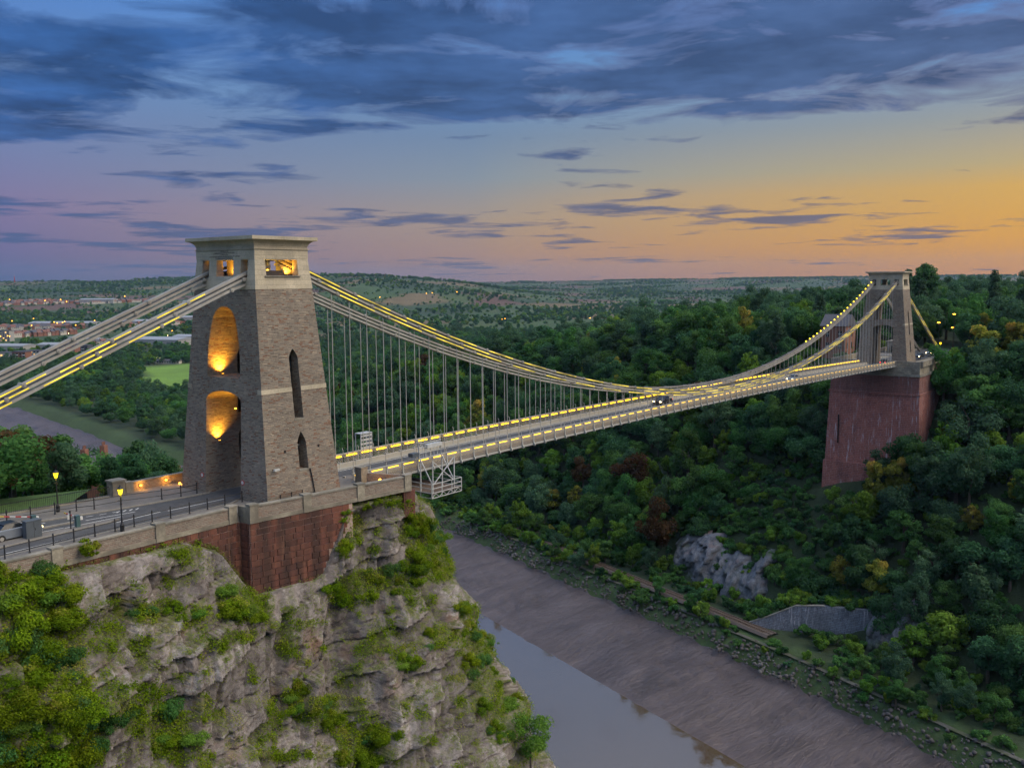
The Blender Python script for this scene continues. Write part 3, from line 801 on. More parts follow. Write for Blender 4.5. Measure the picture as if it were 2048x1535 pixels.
def band(s, x0, x1, z0=10.18, z1=10.62):
    """pale string course on the side faces, cut by the tall window"""
    b = MB(); e = .035
    def q(x, z): return (x, s*(half(z)[1]+e), z)
    def qi(x, z): return (x, s*(half(z)[1]-.25), z)
    b.add([q(x0, z0), q(x1, z0), q(x1, z1), q(x0, z1), qi(x0, z0), qi(x1, z0), qi(x1, z1), qi(x0, z1)],
          [(0, 1, 2, 3), (4, 7, 6, 5), (0, 4, 5, 1), (1, 5, 6, 2), (2, 6, 7, 3), (3, 7, 4, 0)])
    return b
def quoin(sx, sy):
    z0, z1 = 10.18, 10.62; b = MB(); e = .035
    y1 = half(10.4)[1]; y0 = y1-.55
    xs = half(10.4)[0]
    b.box(*(sorted((sx*(xs+e), sx*(xs-.3)))), *(sorted((sy*y0, sy*(y1-.02)))), z0, z1); return b
def tower(name, label, x, z, lit):
    t = thing(name, label, 'tower', (x, 0, z))
    inst('wall', WALL_ME, t); inst('belfry', HEAD_ME, t); inst('cornice', CORN_ME, t); inst('frieze', SLAB_ME, t)
    for s in (-1, 1):
        xh = half(10.4)[0]
        for a, c in ((-xh-.03, -.34), (.74, xh+.03)): part('string_course', band(s, a, c), 'ashlar', t, uv=True)
        for sx in (-1, 1): part('quoin_block', quoin(sx, s), 'ashlar', t, uv=True)
        y = half(4)[1]-.75
        # dark glazing and bars set back in the side windows
        for (z0, zs, za) in ((7.55, 13.3, 14.2), (2.7, 5.15, 6.32)):
            yy = s*(half((z0+zs)/2)[1]-1.25)
            w = part('window', MB().prism(lancet(.2, .55, z0-.02, zs, za+.03), 'y', yy-.03, yy+.03), 'glass_dark', t)
            ys = s*(half((z0+zs)/2)[1]-1.15)
            part('glazing_bar', MB().box(.16, .24, ys-.03, ys+.03, z0, za-.1), 'bridge_paint', w)
            part('transom', MB().box(-.33, .73, ys-.05, ys+.05, (zs-.35 if zs < 6 else 8.7), (zs-.2 if zs < 6 else 8.78)), 'bridge_paint', w)
            part('sill', MB().box(-.40, .80, *(sorted((s*(half(z0)[1]+.05), s*(half(z0)[1]-.5)))), z0-.12, z0+.012), 'coping_stone', t)
    # saddles on which the chains rest
    for s in (-1, 1):
        part('saddle', MB().box(-2.2, 2.2, s*2.95-.42, s*2.95+.42, 20.953, 21.25).box(-1.2, 1.2, s*2.95-.36, s*2.95+.36, 21.252, 21.6), 'chain_dark', t)
    part('sill', MB().box(-2.2, 2.0, -4.80, -4.55, 21.0, 21.098), 'coping_stone', t)
    return t
near_tower = tower('bridge_tower', 'large rubble-stone bridge tower with arch, lit openings and carved inscription, standing on the near cliff', 0, 0, True)
far_tower = tower('bridge_tower', 'small far bridge tower on the tall red sandstone pier among the woods', 214, -2.7, False)

# inscription on the landward frieze (flat lettering set on the stone)
def lettering(parent, lines, x, zc, dz):
    for i, (s, size) in enumerate(lines):
        cu = bpy.data.curves.new('inscription', 'FONT'); cu.body = s; cu.size = size; cu.align_x = 'CENTER'; cu.align_y = 'CENTER'
        cu.extrude = .004; cu.space_character = 1.12
        o = bpy.data.objects.new('inscription', cu); COL.objects.link(o)
        dg = bpy.context.evaluated_depsgraph_get(); me = bpy.data.meshes.new_from_object(o.evaluated_get(dg))
        bpy.data.objects.remove(o); me.materials.clear(); me.materials.append(MATS['chain_dark'])
        q = inst('inscription', me, parent, (x, 0, zc-i*dz), (R(90), 0, R(-90))); q['kind'] = 'stuff'
lettering(near_tower, [('COMMENCED 1836', .135), ('ISAMBARD KINGDOM BRUNEL CIVIL ENGINEER', .135), ('COMPLETED 1864', .135),
          ('JOHN HAWKSHAW AND WILLIAM HENRY BARLOW CIVIL ENGINEERS', .135), ('COCHRANE AND CO CONTRACTORS', .135)], -3.182, 23.42, .165)

def spot(name, loc, aim, energy, size=60, blend=.7, col=(1, .44, .035), parent=None, rad=.08):
    ld = bpy.data.lights.new(name, 'SPOT'); ld.energy = energy; ld.spot_size = R(size); ld.spot_blend = blend; ld.color = col; ld.shadow_soft_size = rad
    o = link(bpy.data.objects.new(name, ld)); o.location = loc
    o.rotation_euler = (Vector(loc)-Vector(aim)).to_track_quat('Z', 'Y').to_euler()
    if parent: o.parent = parent
    return o
def point(name, loc, energy, col=(1, .6, .06), parent=None, rad=.1):
    ld = bpy.data.lights.new(name, 'POINT'); ld.energy = energy; ld.color = col; ld.shadow_soft_size = rad
    o = link(bpy.data.objects.new(name, ld)); o.location = loc
    if parent: o.parent = parent
    return o
def floodlight(label, loc, aim, energy, size=62):
    """small round uplighter fixed to a wall"""
    t = thing('floodlight', label, 'lamp', loc)
    d = (Vector(aim)-Vector(loc)).normalized()
    part('housing', MB().tube(-d*.16, d*.02, .10, .13, 10), 'black_iron', t)
    part('lens', MB().tube(d*.021, d*.035, .105, .105, 10), 'amber_lens', t)
    spot('flood_beam', tuple(d*.06), tuple(d*3), energy, size, 1.0, parent=t)
    return t
floodlight('amber floodlight low on the inner wall of the road arch', (-2.9, 2.30, 5.05), (-2.75, 3.05, 8.2), 2100, 112)
floodlight('amber floodlight on the floor of the upper opening', (-2.4, 2.05, 11.62), (-2.5, 2.75, 14.5), 2300, 122)
floodlight('amber floodlight beside the column in the landward top window', (-1.75, .55, 21.2), (-1.2, 1.1, 22.4), 520, 150)
floodlight('amber floodlight in the corner of the side top window', (1.35, -3.5, 21.2), (1.75, -3.1, 22.4), 520, 150)
floodlight('amber floodlight aimed up under the crown of the road arch', (-1.0, 2.2, 8.0), (-1.0, 1.2, 10.4), 260, 120)
# columns and machinery seen inside the head of the near tower
col_t = near_tower
part('inner_column', MB().box(-1.5, -.6, .15, 2.0, 20.952, 22.618), 'ashlar', col_t)
part('inner_column', MB().box(.9, 2.2, -3.2, -2.4, 20.952, 22.618), 'ashlar', col_t)
part('inner_wall', MB().box(-2.4, .85, -1.6, -1.2, 20.952, 21.9), 'ashlar', col_t)
point('head_glow', (-.3, -2.6, 21.9), 70, (1, .55, .06), near_tower)
mt = thing('access_ladder', 'white ladder seen inside the top window of the near tower', 'ladder', (.1, -2.2, 20.96))
for s in (-.18, .18): part('stile', MB().tube((s, 0, 0), (s+.2, .5, 1.6), .025), 'steel', mt)
for i in range(6): part('rung', MB().tube((-.18+.2*i/6, .5*i/6+.04, .2+i*.24), (.18+.2*i/6, .5*i/6+.04, .2+i*.24), .018), 'steel', mt)
# drain pipe on the side face of the near tower
part('drain_pipe', MB().tube((.82, -6.60, 2.7), (.95, -6.68, 1.9), .06).tube((.95, -6.68, 1.9), (1.1, -6.92, 0.05), .06), 'black_iron', near_tower)
for x_, z_ in ((-1.9, 4.65), (2.2, 4.65)):
    y_ = -half(z_)[1]; part('putlog_hole', MB().box(x_-.12, x_+.12, y_-.012, y_+.2, z_-.14, z_+.14), 'dark_void', near_tower)
cc = thing('security_camera', 'small security camera on a bracket low on the near tower side wall', 'camera', (-3.55, -6.42, 3.2))
part('bracket', MB().tube((0, .1, 0), (0, -.35, 0), .04), 'black_iron', cc); part('camera_body', MB().box(-.1, .5, -.5, -.3, -.06, .12), 'steel', cc)
for y_, z_, lab in ((3.3, 1.75, 'round red and white road sign on the far pier of the arch'), (-3.05, 1.75, 'round red and white road sign on the near pier of the arch')):
    x_ = -half(z_)[0]-.03
    s = thing('road_sign', lab, 'sign', (x_, y_, z_))
    part('sign_rim', MB().tube((.02, 0, 0), (-.02, 0, 0), .26, .26, 20), 'red_paint', s)
    part('sign_face', MB().tube((-.021, 0, 0), (-.03, 0, 0), .18, .18, 20), 'white_paint', s)
# ------------------------------------------------------------------ deck, chains, suspension rods
def deck_z(x): return -.62+.00235*x-7.44e-5*x*x
X0, X1, PITCH_ = 8.0, 206.8, 2.44
XM, ZM, KP = 110.0, .3, .00186
def chain_z(x): return ZM+KP*(x-XM)**2
deck = thing('bridge_deck', 'long suspended bridge deck with lattice parapets and rows of amber lights across the gorge', 'bridge deck', (X0, 0, deck_z(X0)))
def ribbon(y0, y1, zt, zb, xa=X0, xb=X1, n=41):
    b = MB(); xs = np.linspace(xa, xb, n)
    for a, c in zip(xs, xs[1:]):
        za, zc = deck_z(a), deck_z(c)
        b.add([(a,y0,za+zb),(a,y1,za+zb),(a,y1,za+zt),(a,y0,za+zt),(c,y0,zc+zb),(c,y1,zc+zb),(c,y1,zc+zt),(c,y0,zc+zt)],
              [(0,4,5,1),(1,5,6,2),(2,6,7,3),(3,7,4,0)])
    k = len(b.v); b.f += [(0,1,2,3), (k-4,k-1,k-2,k-3)]
    bm = b.mesh('r', False); m2 = bmesh.new(); m2.from_mesh(bm); bmesh.ops.remove_doubles(m2, verts=m2.verts, dist=1e-4)
    bmesh.ops.recalc_face_normals(m2, faces=m2.faces); m2.to_mesh(bm); m2.free(); return bm
part('roadway', ribbon(-2.6, 2.6, 0, -.25), 'asphalt', deck, world=True)
for s in (-1, 1):
    part('footway', ribbon(*sorted((s*3.3, s*4.55)), .12, -.15), 'timber', deck, world=True)
    part('girder', ribbon(*sorted((s*2.9, s*3.2)), .62, -.5), 'bridge_paint_warm', deck, world=True)
    part('edge_line', ribbon(*sorted((s*2.2, s*2.32)), .008, .004), 'white_paint', deck, world=True)
    part('kerb', ribbon(*sorted((s*2.62, s*2.88)), .14, -.2), 'bridge_paint', deck, world=True)
    part('handrail', ribbon(*sorted((s*4.62, s*4.74)), 1.36, 1.27), 'bridge_paint', deck, world=True)
    part('bottom_boom', ribbon(*sorted((s*4.58, s*4.80)), .02, -.17), 'bridge_paint', deck, world=True)
part('under_floor', ribbon(-4.5, 4.5, -.26, -.36), 'chain_dark', deck, world=True)
# one lattice panel, one stanchion, one lamp: shared by every bay
def lattice_panel():
    b = MB(); L = PITCH_-.16; h = 1.24; n = 8
    zb, zt = .02, 1.26
    st = L/n
    for i in range(-3, n+1):
        for d in (1, -1):
            x0, x1 = i*st, i*st+3*st; za, zc = (zb, zb+.86) if d == 1 else (zb+.86, zb)
            f0 = max(0, -x0/(x1-x0)); f1 = min(1, (L-x0)/(x1-x0))
            if f1-f0 < .12: continue
            A = (x0+(x1-x0)*f0, .018*d, za+(zc-za)*f0); B = (x0+(x1-x0)*f1, .018*d, za+(zc-za)*f1)
            b.bar(A, B, .038, .03, up=(0, 1, 0))
    b.bar((0, 0, zb+.87), (L, 0, zb+.87), .05, .07, up=(0, 0, 1))
    return b
LAT = smesh('lattice', lattice_panel(), 'bridge_paint_warm')
def slotted():
    b = MB().box(0, PITCH_-.16, -.02, .02, 1.15, 1.265).box(0, PITCH_-.16, -.02, .02, .895, .94)
    for i in range(13): b.box(i*(PITCH_-.16)/12-.03, i*(PITCH_-.16)/12+.03, -.015, .015, .941, 1.149)
    return b
SOLID = smesh('parapet_board', slotted(), 'bridge_paint_warm')
STAN = smesh('stanchion', MB().box(-.06, .06, -.10, .0, -.1, 1.3).prism([(-.0, -.26), (-.34, -.26), (-.38, -.1), (-.16, .25), (-.1, .9), (0, .9)], 'x', -.07, .07).box(-.03, .03, .02, .06, 1.3, 1.75).bar((0, .04, 1.75), (0, -.12, 1.93), .05), 'bridge_paint')
LAMP = smesh('lamp_tube', MB().tube((0, 0, 0), (1.55, 0, 0), .07, .07, 8), 'amber_tube')
LAMPB = smesh('lamp_bracket', MB().box(-.06, 1.61, .06, .13, -.06, .08), 'bridge_paint')
GPOST = smesh('girder_post', MB().box(-.07, .07, -.19, .19, -.5, .8), 'bridge_paint')
DECKL = Vector(deck.location); nb = int((X1-X0)/PITCH_)
for i in range(nb):
    x = X0+.1+i*PITCH_; z = deck_z(x); tilt = -math.atan((deck_z(x+PITCH_)-z)/PITCH_)
    for s in (-1, 1):
        lo = Vector((x, s*4.68, z))-DECKL
        p_ = inst('lattice', LAT, deck, lo+Vector((.08, 0, 0)), (0, tilt, 0))
        inst('parapet_board', SOLID, deck, lo+Vector((.08, 0, 0)), (0, tilt, 0))
        inst('stanchion', STAN, deck, lo+Vector((0, s*.07, 0)), (0, 0, 0 if s < 0 else math.pi))
        inst('lamp_tube', LAMP, deck, lo+Vector((.42, -s*.13, 1.05)), (0, tilt, 0))
        inst('lamp_bracket', LAMPB, deck, lo+Vector((.42, -s*.13, .93)), (0, tilt, 0), (1, s, .6))
        inst('girder_post', GPOST, deck, Vector((x+.3, s*3.05, z))-DECKL)

TIER = .42; LINK = 7.32
def chain(name, label, y, bulbs):
    t = thing(name, label, 'chain', (0, y, 21.4))
    segs = []          # (xa, za, xb, zb) for every tier
    for k in range(3):
        dz = (1-k)*TIER; start = 3.0+k*LINK/3-LINK
        xs = [0.4]+[start+LINK*i for i in range(1, 40) if .9 < start+LINK*i < 212.8]+[213.6]
        for a, c in zip(xs, xs[1:]): segs.append((a, chain_z(a)+dz, c, chain_z(c)+dz, k))
        # backstays to the anchorages
        xl = [-.4]+[-2.2-k*1.35-LINK*i for i in range(0, 12) if -2.2-k*1.35-LINK*i > -68]
        zl = lambda x: chain_z(3.0)+(min(0, x+1.5))*.405+dz
        for a, c in zip(xl, xl[1:]): segs.append((a, zl(a), c, zl(c), k))
        xr = [214.4]+[217+k*2.0+LINK*i for i in range(0, 8) if 217+k*2.0+LINK*i < 264]
        zr = lambda x: chain_z(211.0)-max(0, x-213.2)*.462+dz
        for a, c in zip(xr, xr[1:]): segs.append((a, zr(a), c, zr(c), k))
    cache = {}
    for a, za, c, zc, k in segs:
        L = round(math.hypot(c-a, zc-za), 2)
        if L not in cache:
            b = MB()
            for w in (-.19, -.065, .065, .19): b.box(0, L, w-.05, w+.05, -.105, .105)
            cache[L] = smesh('link', b, 'chain_iron')
            cache['c%.2f' % L] = smesh('link_cover', MB().box(.1, L-.1, -.26, .26, .107, .135), 'chain_dark')
            cache['l%.2f' % L] = smesh('light_strip', MB().box(L*.06, L*.72, -.275, -.25, -.05, .03), 'led_yellow')  # LED strip, also standing in for the yellow glow on the bar
        ang = math.atan2(zc-za, c-a)
        if c < a: ang = math.atan2(zc-za, c-a)
        o = inst('link', cache[L], t, (a, 0, za-21.4), (0, -ang, 0))
        if k == 0: inst('link_cover', cache['c%.2f' % L], o)
        near = y < 0
        if near and (k in (0, 2) or int(a*7) % 3) and c != 213.6 and abs(a) > .5:
            fl = c < a
            inst('light_strip', cache['l%.2f' % L], o, (0, 0, 0) if not fl else (L*.7, .0, 0), (0, 0, 0))
            if fl: pass
        if abs(a) > 1 and a < 213.9:
            inst('bolt', BOLT, t, (a, 0, za-21.4), (0, 0, 0))
    for i in range(int(209/PITCH_)):
        x = 7.3+i*PITCH_
        if x > 209.5: break
        top = chain_z(x)-TIER; bot = deck_z(x)+.6 if x > X0 else deck_z(X0)+.6
        if top-bot < .15: continue
        o = inst('suspension_rod', ROD, t, (x, 0, bot-21.4), (0, 0, 0), (1, 1, top-bot))
    if bulbs:
        for i in range(62):
            x = 160+i*PITCH_
            if x > 210: break
            inst('bulb', BULB, t, (x, .1, chain_z(x)+TIER+.35-21.4))
    return t
BOLT = smesh('bolt', MB().tube((0, -.36, 0), (0, .36, 0), .19, .19, 12).tube((0, -.42, 0), (0, .42, 0), .09, .09, 8), 'chain_iron')
ROD = smesh('suspension_rod', MB().tube((0, 0, 0), (0, 0, 1), .045, .045, 8), 'bridge_paint')
BULB = smesh('bulb', MB().lathe([(.02, -.16), (.12, -.08), (.15, 0), (.12, .08), (.02, .14)]), 'bulb_yellow')
near_chain = chain('suspension_chain', 'iron suspension chain on the near side of the deck, glowing with yellow light strips', -3.05, False)
far_chain = chain('suspension_chain', 'plain grey iron chain on the far side of the deck with small yellow bulbs', 3.05, True)
# ------------------------------------------------------------------ near abutment, walls, road
WA, WB = Vector((-8.1, -8.83, 0)), Vector((9.9, -11.2, 0))          # outer face line of the wall beside the tower
WD = (WB-WA).normalized(); WN = Vector((WD.y, -WD.x, 0))               # outward
LA, LB = Vector((-70, -8.4, 0)), Vector((-8.1, -7.45, 0))
LD = (LB-LA).normalized(); LN = Vector((LD.y, -LD.x, 0))
def slab_along(A, D, N, s0, s1, d0, d1, z0, z1):
    """box along a wall line: s along, d outward"""
    b = MB(); q = lambda s, d, z: tuple(A+D*s+N*d+Vector((0, 0, z)))
    b.add([q(s0,d0,z0), q(s1,d0,z0), q(s1,d1,z0), q(s0,d1,z0), q(s0,d0,z1), q(s1,d0,z1), q(s1,d1,z1), q(s0,d1,z1)],
          [(0,3,2,1),(4,5,6,7),(0,1,5,4),(1,2,6,5),(2,3,7,6),(3,0,4,7)]); return b
WL = (WB-WA).length; LL = (LB-LA).length
abut = thing('abutment_wall', 'dark red sandstone block wall rising from the cliff under the near tower', 'wall', (-8.1, -8.8, -7.5))
part('mortar_core', slab_along(WA, WD, WN, 0, 10.95, -1.2, -.012, -8, -.6), 'lime_mortar', abut, world=True)
RET = Vector((-8.1, -7.45, 0)); RDir = (WA-RET).normalized(); RL = (WA-RET).length; RNrm = Vector((-1, 0, 0))
part('mortar_core', slab_along(LA, LD, LN, LL-6.1, LL-.0, -1.2, -.012, -7.5, -.6), 'lime_mortar', abut, world=True)
BLK = {}
def block_mesh(L, h, seed):
    k = (round(L, 2), round(h, 2), seed)
    if k not in BLK:
        r = random.Random(seed*91+int(L*100)); g = .022; e = .018; b = MB()
        j = lambda a: a+r.uniform(-.008, .008)
        b.add([(j(g),.3,j(g)),(j(L-g),.3,j(g)),(j(L-g),.3,j(h-g)),(j(g),.3,j(h-g)),
               (g,-.0,g),(L-g,-.0,g),(L-g,-.0,h-g),(g,-.0,h-g),
               (g+e,-e+r.uniform(-.02,.01),g+e),(L-g-e,-e+r.uniform(-.02,.01),g+e),(L-g-e,-e+r.uniform(-.02,.01),h-g-e),(g+e,-e+r.uniform(-.02,.01),h-g-e)],
              [(0,1,2,3),(0,4,5,1),(1,5,6,2),(2,6,7,3),(3,7,4,0),(4,8,9,5),(5,9,10,6),(6,10,11,7),(7,11,8,4),(8,11,10,9)])
        BLK[k] = smesh('stone_block', b, 'red_sandstone')
    return BLK[k]
BASEV = Vector(abut.location)
def courses(A, D, N, s0, s1, z0, z1, h, seed, floor=None):
    r = random.Random(seed); row = 0; z = z1-h; ang = math.atan2(D.y, D.x)
    while z > z0-1e-3:
        s = s0-(r.random()*.5 if row % 2 else 0)
        while s < s1-.05:
            L = r.choice((.8, .95, 1.1, 1.25)); a = max(s, s0); e = min(s+L, s1)
            if s1-e < .3: e = s1
            if e-a > .12 and not (floor and z+h < floor((a+e)/2)):
                bat = -(z1-z)*.012
                P = A+D*a+N*(.015-bat)+Vector((0, 0, z))-BASEV
                o = inst('stone_block', block_mesh(round(e-a, 2), h, r.randint(0, 3)), abut, P, (0, 0, ang))
            s = e if e == s1 else s+L
        z -= h; row += 1
courses(WA, WD, WN, 0, 11.0, -7.9, -.58, .56, 3, lambda s: -7.6 if s < 7.0 else -7.6+(s-7.0)*1.9)
courses(RET, RDir, RNrm, .02, RL-.02, -7.9, -.58, .56, 4)
courses(LA, LD, LN, LL-6.2, LL-.02, -7.3, -.58, .56, 5, lambda s: -6.8 if s > LL-3.2 else -4.6)
courses(LA, LD, LN, LL-26, LL-6.25, -1.14, -.58, .56, 6)
# parapet walls ---------------------------------------------------------
def parapet(name, label, A, D, N, s0, s1, top, piers, z0=-.555):
    t = thing(name, label, 'wall', tuple(A+D*s0+Vector((0, 0, z0))))
    cuts = sorted(piers); spans = []; a = s0
    for c in cuts+[s1]:
        e = c-.42 if c in cuts else c
        if e-a > .2: spans.append((a, e))
        a = c+.42
    for a, e in spans:
        part('wall_panel', slab_along(A, D, N, a, e, -.42, .0, z0+.36, top-.14), 'parapet_rubble', t, world=True, uv=True)
        part('coping', slab_along(A, D, N, a, e, -.5, .07, top-.138, top), 'coping_stone', t, world=True)
        part('base_course', slab_along(A, D, N, a, e, -.55, .08, z0, z0+.358), 'dressed_stone', t, world=True)
    for c in cuts:
        part('pier', slab_along(A, D, N, c-.42, c+.42, -.55, .14, z0, top+.03), 'dressed_stone', t, world=True)
        part('pier_cap', slab_along(A, D, N, c-.46, c+.46, -.59, .18, top+.032, top+.16), 'coping_stone', t, world=True)
    return t
parapet('parapet_wall', 'rubble parapet with pale stone piers above the red wall, beside the near tower', WA, WD, WN, 0, WL, 1.0, [.42, 5.9, 11.95, WL-.42])
parapet('parapet_wall', 'long rubble parapet along the approach road above the overgrown cliff', LA, LD, LN, 0, LL-.3, .88, [LL-.75, LL-7.9, LL-16.5, LL-27, LL-38])
part_ = part('return_wall', slab_along(RET, RDir, RNrm, -.2, RL-.1, -.42, 0, -.553, .86), 'dressed_stone'); tag(part_, 'short stone return wall linking the two parapets at the corner', 'wall')
# nose of the abutment: end pier, cross wall, lower red stone
nose = thing('abutment_end', 'stone end wall of the abutment beside the start of the deck', 'wall', (8.0, -6.3, -.6))
part('cross_wall', MB().prism([(7.9, -6.2), (8.3, -6.2), (9.9, -10.6), (9.5, -10.6)], 'z', -.9, 1.0), 'parapet_rubble', nose, world=True, uv=True)
part('pier', MB().box(7.35, 8.25, -6.75, -5.85, -.9, 1.55), 'dressed_stone', nose, world=True)
part('pier_cap', MB().box(7.3, 8.3, -6.8, -5.8, 1.552, 1.68), 'coping_stone', nose, world=True)
part('red_footing', MB().box(9.0, 10.6, -11.1, -9.6, -3.2, -.56), 'red_sandstone', nose, world=True)
part('retaining_face', MB().box(9.3, 10.2, -9.9, 9.0, -4.5, -1.1), 'dressed_stone', nose, world=True)
wl = thing('wall_lantern', 'glowing wall lantern on the cross wall behind the parapet end', 'lamp', (7.9, -8.9, .55))
part('lantern_bracket', MB().box(-.02, .5, -.03, .03, -.05, .05), 'black_iron', wl); part('lantern_bulb', MB().lathe([(.03, -.18), (.13, -.08), (.13, .08), (.03, .18)], -.05, 0), 'street_amber', wl)
point('lantern_light', (-.35, -.1, 0), 40, (1, .45, .05), wl)

# ground surfaces --------------------------------------------------------
pave = structure('pavement', MB().prism([(-70, -8.2), (-8.1, -7.4), (-8.0, -8.7), (9.6, -10.9), (9.9, -6), (9.9, 9.4), (-70, 10.4)], 'z', -.6, .02), 'paving')
def sheet(poly, z): return MB().add([(x, y, z) for x, y in poly], [tuple(range(len(poly)))])
road_poly = [(-70, -6.6), (-40, -4.4), (-27, -3.6), (-16, -3.35), (-6, -3.3), (-4.3, -2.35), (10, -2.35), (10, 2.35), (-4.3, 2.35), (-6.5, 2.55), (-10.8, 3.0), (-14.8, 3.7), (-19.3, 4.7), (-27, 5.4), (-40, 6.4), (-70, 8.6)]
structure('road', sheet(road_poly, .026), 'asphalt')
def kerb_line(name, pts, w=.16, h=.12, mat='kerb_stone'):
    b = MB()
    for a, c in zip(pts, pts[1:]): b.bar((*a, .02+h/2), (*c, .02+h/2), w, h)
    o = structure(name, b, mat); return o
kerb_line('kerb', road_poly[:6]); kerb_line('kerb', road_poly[8:16])
def kslab(poly, z0, z1, name, mat): return structure(name, MB().prism(poly, 'z', z0, z1), mat)
kslab([(-70, -8.1), (-8.2, -7.35), (-8.0, -8.6), (9.5, -10.8), (9.7, -6.9), (-4.5, -6.9), (-4.5, -3.45), (-6, -3.4), (-16, -3.46), (-27, -3.72), (-40, -4.5), (-70, -6.7)], .021, .12, 'footpath', 'paving')
kslab([(-70, 8.75), (-40, 6.55), (-27, 5.55), (-19.3, 4.85), (-14.8, 3.83), (-10.8, 3.13), (-6.5, 2.68), (-4.6, 2.6), (-4.6, 6.9), (5, 6.9), (5, 9.2), (-70, 10.3)], .021, .12, 'footpath', 'paving')
island = [(-15.2, -.15), (-16.2, -.55), (-30, -1.2), (-70, -2.6), (-70, .2), (-30, .75), (-19, .45), (-16, .15)]
kslab(island, .021, .15, 'traffic_island', 'paving')
kerb_line('kerb', island[1:4], .14, .145)
kslab([(-18.2, 2.0), (-24, 2.5), (-40, 3.1), (-40, 3.4), (-24, 2.9), (-18.2, 2.3)], .021, .14, 'traffic_island', 'kerb_stone')
def paint(name, A, B, w, z=.032):
    a, b = Vector((*A, 0)), Vector((*B, 0)); n = (b-a).normalized(); q = Vector((-n.y, n.x, 0))*w/2
    o = structure(name, MB().add([(*(a-q)[:2], z), (*(b-q)[:2], z), (*(b+q)[:2], z), (*(a+q)[:2], z)], [(0, 1, 2, 3)]), 'white_paint'); return o
for A, B in (((-10.9, -.8), (-5.0, -.95)), ((-26, -2.7), (-12.7, -2.2)), ((-26, -3.2), (-22.6, -3.2)), ((-19.5, 1.0), (-14.4, .75)), ((-17.1, 2.0), (-12.8, 1.35)), ((-15.9, -.85), (-11.5, -.55)), ((-40, 4.9), (-19.6, 4.1)), ((-30, -2.5), (-60, -3.9)), ((-25, 1.55), (-19.5, 1.15))):
    paint('road_marking', A, B, .12)
for i in range(4):
    paint('road_marking', (-14.0+i*.55, 2.4-i*.12), (-13.5+i*.55, 2.75-i*.12), .14)
    paint('road_marking', (-17.5+i*1.1, 3.4-i*.22), (-16.9+i*1.1, 3.3-i*.22), .10)

# railings ----------------------------------------------------------------
POST = smesh('post', MB().lathe([(.09, 0), (.09, .06), (.055, .10), (.05, .9), (.075, .93), (.075, .97), (.05, 1.0), (.06, 1.05), (.02, 1.10)], n=8), 'black_iron')
def railing(label, pts, rails=(.35, .85), group=None):
    t = thing('railing', label, 'railing', (*pts[0], .12), group=group); L = Vector(t.location)
    for p_ in pts: inst('post', POST, t, Vector((*p_, .12))-L)
    for a, c in zip(pts, pts[1:]):
        for z in rails:
            part('rail', MB().tube((*a, .12+z), (*c, .12+z),   .036, n=6), 'black_iron', t, world=True)
    return t
railing('black post and rail railing along the near edge of the approach road', [(-5.0, -3.72), (-6.9, -3.72), (-8.75, -3.7), (-10.6, -3.7), (-12.5, -3.72), (-14.3, -3.76), (-16.0, -3.8), (-17.8, -3.95), (-19.6, -4.05), (-21.4, -4.15), (-23.1, -4.25), (-25.0, -4.35), (-26.9, -4.5), (-28.8, -4.6)])
railing('black post and rail railing on the far side of the approach road', [(-5.3, 2.95), (-7.0, 3.05), (-8.8, 3.45), (-12.2, 4.7), (-14.7, 4.9), (-16.0, 5.6), (-17.7, 6.1), (-19.7, 6.4), (-21.6, 6.7), (-23.5, 7.0)])
def bar_fence(label, pts, h):
    t = thing('bar_fence', label, 'fence', (*pts[0], .1)); L = Vector(t.location)
    bar_me = smesh('bar', MB().tube((0, 0, 0), (0, 0, h), .014, n=5), 'black_iron')
    for a, c in zip(pts, pts[1:]):
        A, C = Vector((*a, .1)), Vector((*c, .1)); n = int((C-A).length/.16)
        for i in range(n): inst('bar', bar_me, t, A+(C-A)*i/n-L)
        for z in (.12, h-.1): part('rail', MB().bar(A+Vector((0, 0, z)), C+Vector((0, 0, z)), .03, .05), 'black_iron', t, world=True)
        part('plinth', MB().bar(A+Vector((0, .1, .06)), C+Vector((0, .1, .06)), .3, .2), 'coping_stone', t, world=True)
    return t
bar_fence('tall thin black bar fence above the lawn behind the approach road', [(-11.3, 8.3), (-15.5, 8.7), (-21, 9.3), (-30, 9.9)], 1.15)
# far side parapet with its lit wall
fw = thing('parapet_wall', 'low wall with amber lights left of the near tower', 'wall', (-10.6, 9.2, .1))
part('pier', MB().box(-10.9, -9.6, 8.3, 9.4, .02, 1.45), 'dressed_stone', fw, world=True); part('pier_cap', MB().box(-11.0, -9.5, 8.2, 9.5, 1.452, 1.62), 'coping_stone', fw, world=True)
part('pier', MB().box(-9.3, -8.5, 8.7, 9.5, .02, 1.15), 'dressed_stone', fw, world=True)
part('wall_panel', MB().box(-8.5, 9.5, 9.1, 9.5, .02, .92), 'parapet_rubble', fw, world=True, uv=True); part('coping', MB().box(-8.5, 9.5, 9.02, 9.58, .922, 1.04), 'coping_stone', fw, world=True)
part('wall_panel', MB().box(-9.6, -9.3, 8.9, 9.3, .02, .92), 'parapet_rubble', fw, world=True, uv=True)
for x_, y_, z_, lab in ((-7.6, 9.02, .55, 'left amber light on the low wall beside the near tower'), (-4.8, 9.02, .62, 'right amber light on the low wall beside the near tower'), (-3.8, 8.2, .2, 'amber ground light in front of the low wall')):
    l = thing('wall_light', lab, 'lamp', (x_, y_, z_)); part('fitting', MB().box(-.12, .12, .0, .08, -.1, .1), 'black_iron', l)
    part('lens', MB().lathe([(.03, -.09), (.11, -.04), (.11, .04), (.03, .09)], 0, -.08), 'street_amber', l); point('wall_glow', (0, -.35, .05), 45, (1, .42, .04), l)
